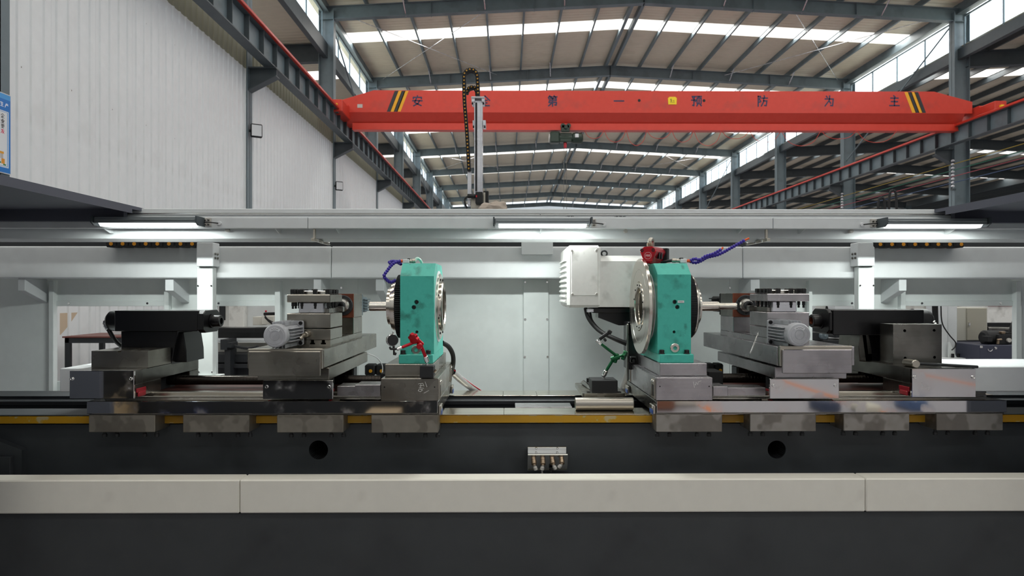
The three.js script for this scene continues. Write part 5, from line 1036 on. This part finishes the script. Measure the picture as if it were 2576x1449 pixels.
{
  const t = thing('stand_plate', 'rounded steel plate carrying the black magnet block on the bed', 'plate');
  const s = rect(0.4599, 0.7205, 0, 0.46, 0.02), g = new THREE.ExtrudeGeometry(s, { depth: 0.0242, bevelEnabled: false, curveSegments: 8 });
  g.rotateX(-Math.PI / 2); g.translate(0, 0.9687, -3.87); part('plate', flat(g), M.steelA, t);
  part('foot', [B(0.4977, 0.6931, 0.8663, 0.9687, 3.93, 4.2, 0)], M.anthracite, t);
  for (const p of [[0.5027, 0.9918, -3.92], [0.6918, 0.9928, -3.92]]) part('bolt', lathe('y', p[0], p[1] - 0.008, p[2], [[0, 0], [0.012, 0], [0.012, 0.012], [0.008, 0.012], [0.008, 0.006], [0, 0.006]], 16), M.tealBolt, t);
  part('strap', [rod(V(0.5078, 1.0071, -4.25), V(0.5342, 0.9984, -3.99), 0.018, 4), rod(V(0.5198, 1.0006, -4.24), V(0.5198, 0.9475, -4.24), 0.008, 10)], M.steelDark, t);
  part('strap_bolt', cyl('y', 0.5296, 1.0211, -4.15, 0.012, 0, 0.03), M.tealBolt, t);
}
solo('steel_roller', 'short turned steel roller lying on the front guideway', 'roller', lathe('x', 0.3979, 0.956, -3.72, [[0, 0.004], [0.032, 0.004], [0.0365, 0], [0.0372, 0.004], [0.0372, 0.3348], [0.034, 0.3395], [0, 0.3395]], 48), mat(0x9c9890, 0.3, 0.95));
// ---------------------------------------------------------------- hoses and cable ends behind the heads
solo('air_hose', 'thick black hose curving behind the left teal head', 'hose', tube([V(-0.4301, 1.2774, -4.2), V(-0.3928, 1.247, -4.25), V(-0.3679, 1.1891, -4.3), V(-0.3678, 1.124, -4.33), V(-0.3884, 1.0501, -4.38)], 0.016, 40, 10), M.rubber);
const braid = mat(0xffffff, 0.35, 0.3, { map: tex(64, 64, 0.022, (u, v) => { const a = Math.abs(((u + v) * 4) % 1 - 0.5), b = Math.abs(((u - v + 1) * 4) % 1 - 0.5); return a < 0.12 || b < 0.12 ? 120 : 205; }) });
{
  const t = thing('braided_hose', 'clear braided hose with red tracer beside the left pedestal', 'hose');
  part('hose', tube([V(-0.3765, 1.0586, -4.4), V(-0.3239, 0.9969, -4.47), V(-0.2632, 0.9406, -4.53), V(-0.1823, 0.8792, -4.56)], 0.026, 40, 14), braid, t);
  part('tracer', tube([V(-0.3693, 1.0775, -4.38), V(-0.3141, 1.0163, -4.45), V(-0.2536, 0.9604, -4.51), V(-0.1759, 0.9022, -4.54)], 0.003, 30, 6), M.redPaint, t);
}
solo('braided_hose', 'clear braided hose rising beside the right pedestal', 'hose', tube([V(0.8587, 1.1109, -4.44), V(0.8505, 1.0237, -4.47), V(0.8345, 0.9465, -4.52), V(0.8144, 0.871, -4.55)], 0.03, 40, 14), braid);
for (const [a, b, y0, y1, label, side] of [[-1.0348, -0.8765, 1.0052, 1.086, 'black cable chain end with amber discs beside the left pedestal', 1], [1.4558, 1.5805, 1.0037, 1.0906, 'black cable chain end with amber discs beside the right pedestal', -1]]) {
  const t = thing('cable_chain', label, 'cable chain');
  const w = (b - a) / 2;
  for (let i = 0; i < 2; i++) { const o = part('link', B(a + i * w, a + (i + 1) * w - 0.004, y0, y1, 4.62, 4.72, 0.01), M.blackSoft, t); part('disc', cyl('z', a + (i + 0.55) * w, (y0 + y1) / 2 - 0.006, -4.62, 0.0125, 0, 0.004, 0.001, 16), mat(0xe0a01c, 0.5), o); }
  part('support', B(a, a + 0.04, 0, y0, 4.63, 4.7), M.anthracite, t);
}
solo('sensor_wire', 'thin white wire hanging beside the left pedestal', 'wire', tube([V(-0.9807, 1.1872, -4.44), V(-0.9251, 1.1459, -4.52), V(-0.9014, 1.0747, -4.6), V(-0.9042, 1.0144, -4.6)], 0.004, 30, 6), M.whitePlastic);

// ---------------------------------------------------------------- gantry loader above the machine
function chain(points, parent, w, pitch) {
  const c = new THREE.CatmullRomCurve3(points), L = c.getLength(), n = Math.round(L / pitch);
  for (let i = 0; i < n; i++) {
    const p = c.getPointAt((i + 0.5) / n), q = c.getTangentAt((i + 0.5) / n), a = Math.atan2(q.y, q.x), h = L / n;
    const g = B(-h * 0.54, h * 0.54, -w / 2, w / 2, -0.03, 0.03, 0.004); g.rotateZ(a); g.translate(p.x, p.y, p.z);
    const l = part('link', g, M.blackSoft, parent);
    part('disc', cyl('z', p.x, p.y, p.z + 0.03, 0.0062, 0, 0.003, 0.001, 10), M.amber, l);
  }
}
M.amber = mat(0xc8922a, 0.5);
{
  const d = 5.0, t = thing('gantry_column', 'tall bright aluminium gantry column standing above the machine', 'column');
  part('profile', [B(-0.2593, -0.1925, 2.3421, 3.1122, 4.97, 5.05, 0.004), B(-0.2569, -0.2492, 2.3398, 3.089, 4.955, 4.97, 0.001), B(-0.2043, -0.1935, 2.3399, 3.0891, 4.955, 4.97, 0.001)], M.alu, t);
  part('gear_rack', B(-0.2476, -0.2353, 2.4018, 3.089, 4.955, 4.97, 0), M.blackSoft, t);
  part('top_cap', [B(-0.2803, -0.1756, 3.1185, 3.1308, 4.93, 5.09), B(-0.2777, -0.25, 3.0906, 3.1215, 4.94, 5.08), B(-0.2006, -0.1775, 3.0908, 3.1217, 4.94, 5.08)], M.alu, t);
  for (const [x, y] of [[-0.2727, 3.0911], [-0.1859, 3.0911], [-0.2634, 2.9082], [-0.1766, 2.9082]]) part('buffer', cyl('y', x, y, -4.98, 0.006, -0.01, 0.006, 0.001, 12), M.black, t);
  part('stop_clamp', [B(-0.269, -0.2582, 2.9081, 2.9514, 4.95, 5.07), B(-0.1917, -0.167, 2.9083, 2.9516, 4.95, 5.07)], M.alu, t);
  part('cable_plate', [B(-0.3136, -0.2822, 2.3338, 2.569, 5.02, 5.04, 0.002), B(-0.3111, -0.2862, 2.2938, 2.3435, 4.98, 5.04, 0.003)], M.alu, t);
  part('carriage', [B(-0.2862, -0.1618, 2.2689, 2.3747, 4.98, 5.1, 0.004), B(-0.1856, -0.1701, 2.265, 2.3887, 4.95, 5, 0.002)], M.zinc, t);
  const mo = part('drive_motor', [B(-0.2449, -0.1898, 2.2949, 2.3868, 4.9, 4.97, 0.006), B(-0.1859, -0.1457, 2.3097, 2.4027, 4.96, 5.02, 0.004), rod(V(-0.2464, 2.3546, -4.93), V(-0.308, 2.3576, -4.93), 0.017, 14)], M.blackSoft, t);
  part('motor_label', B(-0.2417, -0.2325, 2.3434, 2.3587, 4.897, 4.9, 0), M.redPaint, mo);
  part('motor_cable', tube([V(-0.3012, 2.3561, -4.92), V(-0.3258, 2.3345, -4.92), V(-0.3258, 2.2977, -4.92), V(-0.311, 2.2621, -4.93)], 0.007, 20, 8), M.rubber, t);
  const k = thing('cable_chain', 'tall black cable chain with amber discs looping beside the gantry column', 'cable chain');
  chain([V(-0.2998, 2.5652, -5), V(-0.3077, 2.7213, -5), V(-0.3217, 2.9399, -5), V(-0.3342, 3.0961, -5), V(-0.3373, 3.2366, -5), V(-0.3326, 3.3241, -5), V(-0.3092, 3.3491, -5), V(-0.2842, 3.3539, -5), V(-0.2561, 3.3462, -5), V(-0.2374, 3.315, -5), V(-0.2312, 3.2369, -5), V(-0.228, 3.1557, -5)], k, 0.0281, 0.0278);
  const k2 = thing('cable_chain', 'short black cable chain arch tucked inside the tall loop', 'cable chain');
  chain([V(-0.3224, 3.1899, -5.06), V(-0.3098, 3.2216, -5.06), V(-0.2845, 3.2359, -5.06), V(-0.2561, 3.2312, -5.06), V(-0.2434, 3.2028, -5.06), V(-0.2403, 3.1712, -5.06)], k2, 0.025, 0.0278);
}
{ // crumpled cover sheet on the top rail
  const g = new THREE.SphereGeometry(1, 48, 24), p = g.attributes.position;
  for (let i = 0; i < p.count; i++) { const x = p.getX(i), y = p.getY(i), z = p.getZ(i), n = 0.72 + 0.5 * fbm(Math.atan2(z, x) / 6.2832 + 0.5, y * 0.5 + 0.5, 9, 5, 131, 3) + 0.12 * Math.sin(9 * x + 4 * z); p.setXYZ(i, x * n * 0.1, Math.max(-0.02, y * n * (0.042 + 0.02 * Math.max(0, x))), z * n * 0.08); }
  g.computeVertexNormals(); g.translate(-0.1017, 2.1844 + 0.02, -4.5);
  solo('cover_cloth', 'crumpled beige cloth lying on the white top rail', 'cloth', flat(g), mat(0xa89c90, 0.9));
}
for (const [a, b, y, label] of [[7.0354, 7.1489, 3.423, 'lower of two distant black cable chain arches at the right'], [7.2473, 7.3684, 3.5589, 'taller of two distant black cable chain arches at the right']]) {
  const t = thing('cable_chain', label, 'cable chain'), y0 = 2.4;
  part('arch', tube([[a, y0, -12], [a, y - 0.08, -12], [a + (b - a) * 0.2, y - 0.01, -12], [(a + b) / 2, y, -12], [b - (b - a) * 0.2, y - 0.01, -12], [b, y - 0.08, -12], [b, y0, -12]], 0.022, 60, 8), M.blackSoft, t);
  part('stand', [rod(V(b + 0.05, 0, -12), V(b + 0.05, y0 + 0.3, -12), 0.03)], M.whitePlastic, t);
}
// ---------------------------------------------------------------- workshop seen through the enclosure windows
{
  const t = thing('workbench', 'dark steel workbench with red-brown top by the ribbed wall', 'workbench'), d0 = 8.4, d1 = 9.2, x0 = -5.85, x1 = -4.7, y = 1.04;
  part('top', B(x0, x1, y - 0.02, y, d0, d1), mat(0x6e3c34, 0.5), t);
  for (const d of [d0 + 0.02, d1 - 0.06]) part('apron', B(x0 + 0.02, x1 - 0.02, y - 0.09, y - 0.02, d, d + 0.04), M.anthracite, t);
  part('shelf', B(x0 + 0.02, x1 - 0.02, 0.25, 0.3, d0 + 0.02, d1 - 0.02), M.anthracite, t);
  for (const x of [x0 + 0.02, x1 - 0.08]) for (const d of [d0 + 0.02, d1 - 0.08]) part('leg', B(x, x + 0.06, 0, y - 0.02, d, d + 0.06), M.anthracite, t);
  solo('parts_box', 'small pale box on the dark workbench', 'box', B(-5.45, -5.2, y, y + 0.1, 8.75, 8.95), M.whitePlastic);
}
{
  const t = thing('neighbour_machine', 'second machine with black beam seen through the left window', 'machine'), d = 8.6;
  part('enclosure', [B(-4.192, -3.9714, 0.3, 1.95, 9.6, 10.6), B(-4.5674, -4.192, 0.3, 1.95, 9.7, 10.6)], M.cover, t);
  part('side_panel', B(-3.9714, -3.4167, 0.3, 1.95, 9.75, 10.6), M.frame, t);
  part('window', B(-4.3708, -4.2814, 1.1994, 1.4385, 9.68, 9.71), M.anthracite, t);
  part('black_beam', [B(-4.0489, -2.6062, 1.0749, 1.1392, d, 8.9), B(-4.0489, -2.6062, 0.9999, 1.0749, d + 0.04, 8.86)], M.black, t);
  part('guide_rail', [B(-4.0489, -2.6062, 0.9624, 0.9999, d + 0.02, 8.8), B(-4.0489, -2.6062, 0.9409, 0.957, d, 8.82)], M.frame, t);
  part('post', [B(-3.7325, -3.6449, 0.871, 1.0054, 8.3, 8.6), B(-3.7016, -3.6243, 0, 0.871, 8.35, 8.55), B(-3.6449, -3.5883, 0.8969, 0.9641, 8.3, 8.5)], M.anthracite, t);
  part('lower_frame', [B(-4.0018, -2.5759, 0.6838, 0.795, 8.5, 8.9), B(-4.0018, -2.5759, 0.6149, 0.6679, 8.45, 8.9), B(-4.0018, -2.5759, 0.2, 0.6149, 8.6, 8.9)], M.anthracite, t);
  part('tray', B(-4.0489, -2.6062, 0.7802, 0.9195, 8.85, 9.5), M.kerb, t);
  const c = new THREE.CatmullRomCurve3([V(-3.6315, 0.925, -8.4), V(-3.5376, 0.904, -8.4), V(-3.4072, 0.883, -8.4), V(-3.2767, 0.9038, -8.4)]);
  for (let i = 0; i < 16; i++) { const p = c.getPointAt((i + 0.5) / 16); part('chain_link', [B(p.x - 0.02, p.x + 0.014, p.y - 0.02, p.y + 0.016, -p.z - 0.02, -p.z + 0.02, 0.008)], M.anthracite, t); }
  const b = thing('control_box', 'pale control box with black cables on the second machine', 'box');
  part('case', [B(-3.4694, -3.3343, 1.1717, 1.2856, 8.7, 8.95), B(-3.3343, -3.1721, 1.1825, 1.2964, 8.66, 8.9)], M.kerb, b);
  part('cylinder', rod(V(-3.318, 1.3235, -8.7), V(-3.1504, 1.3289, -8.7), 0.022), M.black, b);
  part('cap', rod(V(-3.3018, 1.3614, -8.7), V(-3.2802, 1.3614, -8.7), 0.014), M.redPaint, b);
  for (const o of [0, 5, 10]) part('cable', tube([V(-3.2768, 1.3099, -8.62).add(V(0, -o * 0.003, 0)), V(-3.2265, 1.257, -8.6).add(V(o * 0.002, -o * 0.004, 0)), V(-3.1429, 1.2078, -8.62).add(V(0, -o * 0.004, 0))], 0.007, 16, 6), M.rubber, b);
}
{
  const t = thing('electrical_cabinet', 'grey wall cabinet with latch seen through the right window', 'cabinet'), d = 6.9;
  part('body', B(4.9032, 5.2389, 1.0883, 1.4482, 6.9, 7.25, 0.004), mat(0xb9b8ad, 0.5), t);
  part('door', B(5.0056, 5.221, 1.0937, 1.4442, 6.885, 6.9, 0.004), mat(0xa3a092, 0.5), t);
  part('latch', B(5.0069, 5.0264, 1.2508, 1.2896, 6.86, 6.885, 0.004), M.chrome, t);
}
{
  const t = thing('support_column', 'pale steel column with drilled gusset plates seen through the right window', 'column');
  part('shaft', [B(4.596, 4.6637, 0.9013, 1.5116, 6.7, 6.95, 0.004), B(4.6985, 4.8008, 0.9172, 1.5109, 6.75, 7, 0.004)], M.frame, t);
  for (const [x, d] of [[4.6485, 6.66], [4.7823, 6.76]]) part('gusset', prism([[x, 0.9222], [x + 0.085, 0.9222], [x + 0.012, 1.0937], [x, 1.0937]], d, d + 0.02), M.panel, t);
  part('foot_plate', B(4.5191, 4.7942, 0.9034, 0.9282, 6.6, 7.05), M.frame, t);
  for (const [x, y, d] of [[4.6751, 0.9315, 6.64], [4.778, 0.9264, 6.7]]) part('anchor_bolt', cyl('y', x, y, -d, 0.014, 0, 0.04, 0.002, 8), M.black, t);
}
{
  const t = thing('hydraulic_unit', 'dark blue hydraulic tank with motor and brass valves at the right window', 'hydraulic unit'), d = 6.4;
  part('tank', B(4.7824, 5.3693, 0.4, 1.081, 6.4, 6.95, 0.005), mat(0x3c3f50, 0.45), t);
  part('motor', [cyl('x', 4.9187, 1.1465, -6.55, 0.075, 0, 0.24, 0.02), B(4.8744, 4.9272, 1.1117, 1.1682, 6.42, 6.5)], M.blackSoft, t);
  part('valve_block', [B(5.0114, 5.1745, 1.085, 1.1823, 6.45, 6.6), B(5.1084, 5.1904, 1.1641, 1.2048, 6.48, 6.56)], M.blackSoft, t);
  part('gauge', cyl('z', 5.1095, 1.1263, -6.45, 0.022, 0, 0.02), M.greyPlastic, t);
  part('brass_cap', B(5.0518, 5.0927, 1.1898, 1.2142, 6.46, 6.5), M.brass, t);
  part('brass_fitting', [rod(V(4.9955, 1.0859, -6.44), V(4.9995, 1.1385, -6.44), 0.014, 8), rod(V(4.9796, 1.1311, -6.43), V(5.0284, 1.1351, -6.43), 0.01, 8)], M.brass, t);
  part('handle', (() => { const g = new THREE.TorusGeometry(0.022, 0.004, 8, 20, Math.PI); g.rotateZ(Math.PI); g.translate(4.8799, 1.0417, -6.39); return flat(g); })(), M.chrome, t);
  for (const p of [[4.7951, 1.0618, -6.39], [4.9405, 1.0497, -6.39]]) part('latch', B(p[0] - 0.012, p[0] + 0.012, p[1] - 0.012, p[1] + 0.012, -p[2], -p[2] + 0.012), M.chrome, t);
  for (const o of [0, 1]) part('hose', tube([V(5.1571, 1.1954, -6.5).add(V(o * 0.04, 0, 0)), V(5.1982, 1.3098, -6.5).add(V(o * 0.02, 0, 0)), V(5.2558, 1.4529, -6.5), V(5.3092, 1.5959, -6.5)], 0.011, 24, 8), M.rubber, t);
}
{
  const t = thing('neighbour_enclosure', 'white enclosure of the next machine behind the right window', 'machine');
  part('panel', [B(5.175, 7.1943, 1.2513, 2.05, 7.6, 7.7), B(3.8261, 5.5836, 0.9, 2.0, 8.2, 8.3)], M.cover, t);
  part('skirt', B(5.175, 7.1943, 0, 1.2513, 7.75, 7.85), M.anthracite, t);
  part('red_stripe', B(5.7752, 6.3279, 1.4519, 1.471, 7.585, 7.6, 0), M.redPaint, t);
  part('rail', rod(V(5.6944, 1.1899, -7.5), V(6.4345, 1.1754, -7.5), 0.02), M.steelDark, t);
  part('post', [B(3.7573, 3.7966, 0, 1.9, 7.8, 7.9), B(4.084, 4.3428, 0.7, 1.75, 7.9, 8.1)], M.frame, t);
}
{
  const t = thing('gear_drive', 'dark gear drive with handwheel hub behind the right turret', 'drive unit');
  part('housing', [B(3.412, 3.6199, 1.1403, 1.2853, 6.6, 6.9, 0.01), B(3.1147, 3.2989, 1.1229, 1.2086, 6.5, 6.8, 0.008), B(3.2781, 3.3034, 1.2386, 1.4025, 6.7, 6.8), B(3.1211, 3.6199, 0, 1.1155, 6.6, 7.0)], M.anthracite, t);
  part('hub', [cyl('z', 3.2288, 1.1711, -6.5, 0.035, 0, 0.06), cyl('z', 3.2288, 1.1711, -6.44, 0.014, 0, 0.04)], M.hallSteel, t);
  part('motor', [cyl('x', 3.2125, 1.244, -6.75, 0.06, 0, 0.16, 0.02), cyl('y', 3.2582, 1.2647, -6.75, 0.03, 0, 0.1, 0.01)], M.hallSteel, t);
  part('hose', tube([V(3.4504, 1.2207, -6.5), V(3.4667, 1.1799, -6.5), V(3.5077, 1.1554, -6.5), V(3.5568, 1.1431, -6.5)], 0.014, 20, 8), M.greyPlastic, t);
  part('cable', [tube([V(3.3624, 1.3646, -6.7), V(3.3751, 1.4697, -6.7), V(3.3877, 1.5538, -6.7)], 0.007, 12, 6), tube([V(3.413, 1.3772, -6.7), V(3.3793, 1.4697, -6.7), V(3.3709, 1.5538, -6.7)], 0.007, 12, 6)], M.rubber, t);
}
{
  const t = thing('hanging_cables', 'bundle of black cables hanging beside the pale column at right', 'cable');
  for (let i = 0; i < 5; i++) part('cable', tube([V(4.2341, 1.7939, -6.3).add(V(i * 0.012, 0, 0)), V(4.2341, 1.4773, -6.3).add(V(i * 0.012, 0, 0)), V(4.2381, 1.3586, -6.3).add(V(i * 0.012, 0, 0)), V(4.25, 1.2003, -6.3).add(V(i * 0.01, 0, 0))], 0.006, 20, 6), M.rubber, t);
  part('hook', B(4.2301, 4.3495, 1.4971, 1.509, 6.3, 6.72, 0.002), M.frame, t);
  part('cable', tube([V(4.3821, 1.7568, -6.4), V(4.3862, 1.4754, -6.4), V(4.4023, 1.2944, -6.4), V(4.4791, 1.1738, -6.4), V(4.5357, 1.1054, -6.4), V(4.5317, 1.0652, -6.4), V(4.4953, 1.029, -6.4)], 0.006, 40, 6), M.rubber, t);
}
// curled steel chip hanging from the right turret
{
  const pts = []; for (let i = 0; i <= 90; i++) { const f = i / 90, a = i * 1.1; pts.push(V(1.4346 + (1.3163 - 1.4346) * f + Math.cos(a) * 0.0035, 1.3773 + (1.2797 - 1.3773) * f + Math.sin(a) * 0.0035, -3.62 + 0.19 * f)); }
  solo('steel_chip', 'curled bright steel chip hanging on the right cross slide', 'chip', flat(new THREE.TubeGeometry(new THREE.CatmullRomCurve3(pts), 180, 0.0012, 5)), M.chrome);
}

// ---------------------------------------------------------------- the floor in front of the machine, mirrored in the polished covers
for (const [x, label] of [[2.8, 'orange painted floor line nearest the machine centre'], [5.05, 'orange painted floor line second from the machine centre'], [8.2, 'orange painted floor line farthest from the machine centre']])
  solo('floor_line', label, 'floor marking', B(x - 0.06, x + 0.06, 0.0005, 0.003, -9, 1.6, 0), mat(0xd87a30, 0.6));
{
  const t = thing('added_dark_cabinet', 'long dark cabinet added behind the camera on the left for dark reflections', 'cabinet');
  part('body', B(-6.0, -0.7, 0.05, 1.05, -3.2, -0.5, 0.01), M.anthracite, t);  // unseen body, added so the left covers mirror something dark
  part('top', B(-6.05, -0.65, 1.05, 1.09, -3.25, -0.45, 0.004), M.blackSoft, t);
  for (let i = 0; i < 6; i++) part('drawer', B(-5.95 + i * 0.87, -5.12 + i * 0.87, 0.55, 1.0, -0.5, -0.48, 0.004), M.black, t);
  part('plinth', B(-5.95, -0.75, 0, 0.05, -3.1, -0.6, 0), M.black, t);
  solo('cardboard_box', 'beige cardboard box on the floor before the dark cabinet', 'box', B(-4.9, -4.3, 0, 0.4, -0.35, 0.1), mat(0xb09a78, 0.8));
  solo('cardboard_box', 'small beige cardboard box near the end of the dark cabinet', 'box', B(-1.55, -1.2, 0, 0.3, -0.3, 0.05), mat(0xb8a488, 0.8));
  solo('plastic_crate', 'blue plastic crate before the dark cabinet', 'crate', B(-3.9, -3.55, 0, 0.16, -0.45, -0.2, 0.01), mat(0x2646a8, 0.5));
}
for (const [n, label, x, d, w, h, c] of [['cardboard_box', 'brown cardboard box on the floor right of the camera', 2.05, -1.9, 0.5, 0.3, 0x8a5a44], ['plastic_sack', 'white plastic sack beside the brown cardboard box', 2.5, -2.2, 0.45, 0.25, 0xd8d4cc],
  ['plastic_crate', 'dark blue plastic crate on the floor far right of the camera', 4.35, -1.7, 0.28, 0.16, 0x34435f], ['plastic_sack', 'cream plastic sack between the two blue crates', 4.85, -1.6, 0.25, 0.12, 0xd2cfc0], ['plastic_crate', 'mid blue plastic crate next to the cream sack', 5.6, -1.8, 0.25, 0.16, 0x46608a]])
  solo(n, label, n.includes('box') ? 'box' : n.includes('sack') ? 'sack' : 'crate', B(x - w / 2, x + w / 2, 0, h, d - 0.2, d + 0.2, 0.03), mat(c, 0.6));

// ---------------------------------------------------------------- hand over
for (const o of [...scene.children]) {
  if (o.isCamera || o.isLight) continue;
  o.updateMatrixWorld(true);
  if (o.userData.kind === 'structure') continue;
  const b = new THREE.Box3().setFromObject(o), base = V((b.min.x + b.max.x) / 2, b.min.y, (b.min.z + b.max.z) / 2);
  if (o.isMesh && !o.children.length) { o.geometry.translate(-base.x, -base.y, -base.z); o.position.copy(base); }
  else if (o.isGroup && o.position.lengthSq() === 0) { for (const c of o.children) c.position.sub(base); o.position.copy(base); }
}
scene.traverse((o) => { if (o.isMesh) { o.castShadow = true; o.receiveShadow = true; } });
renderer.render(scene, camera);
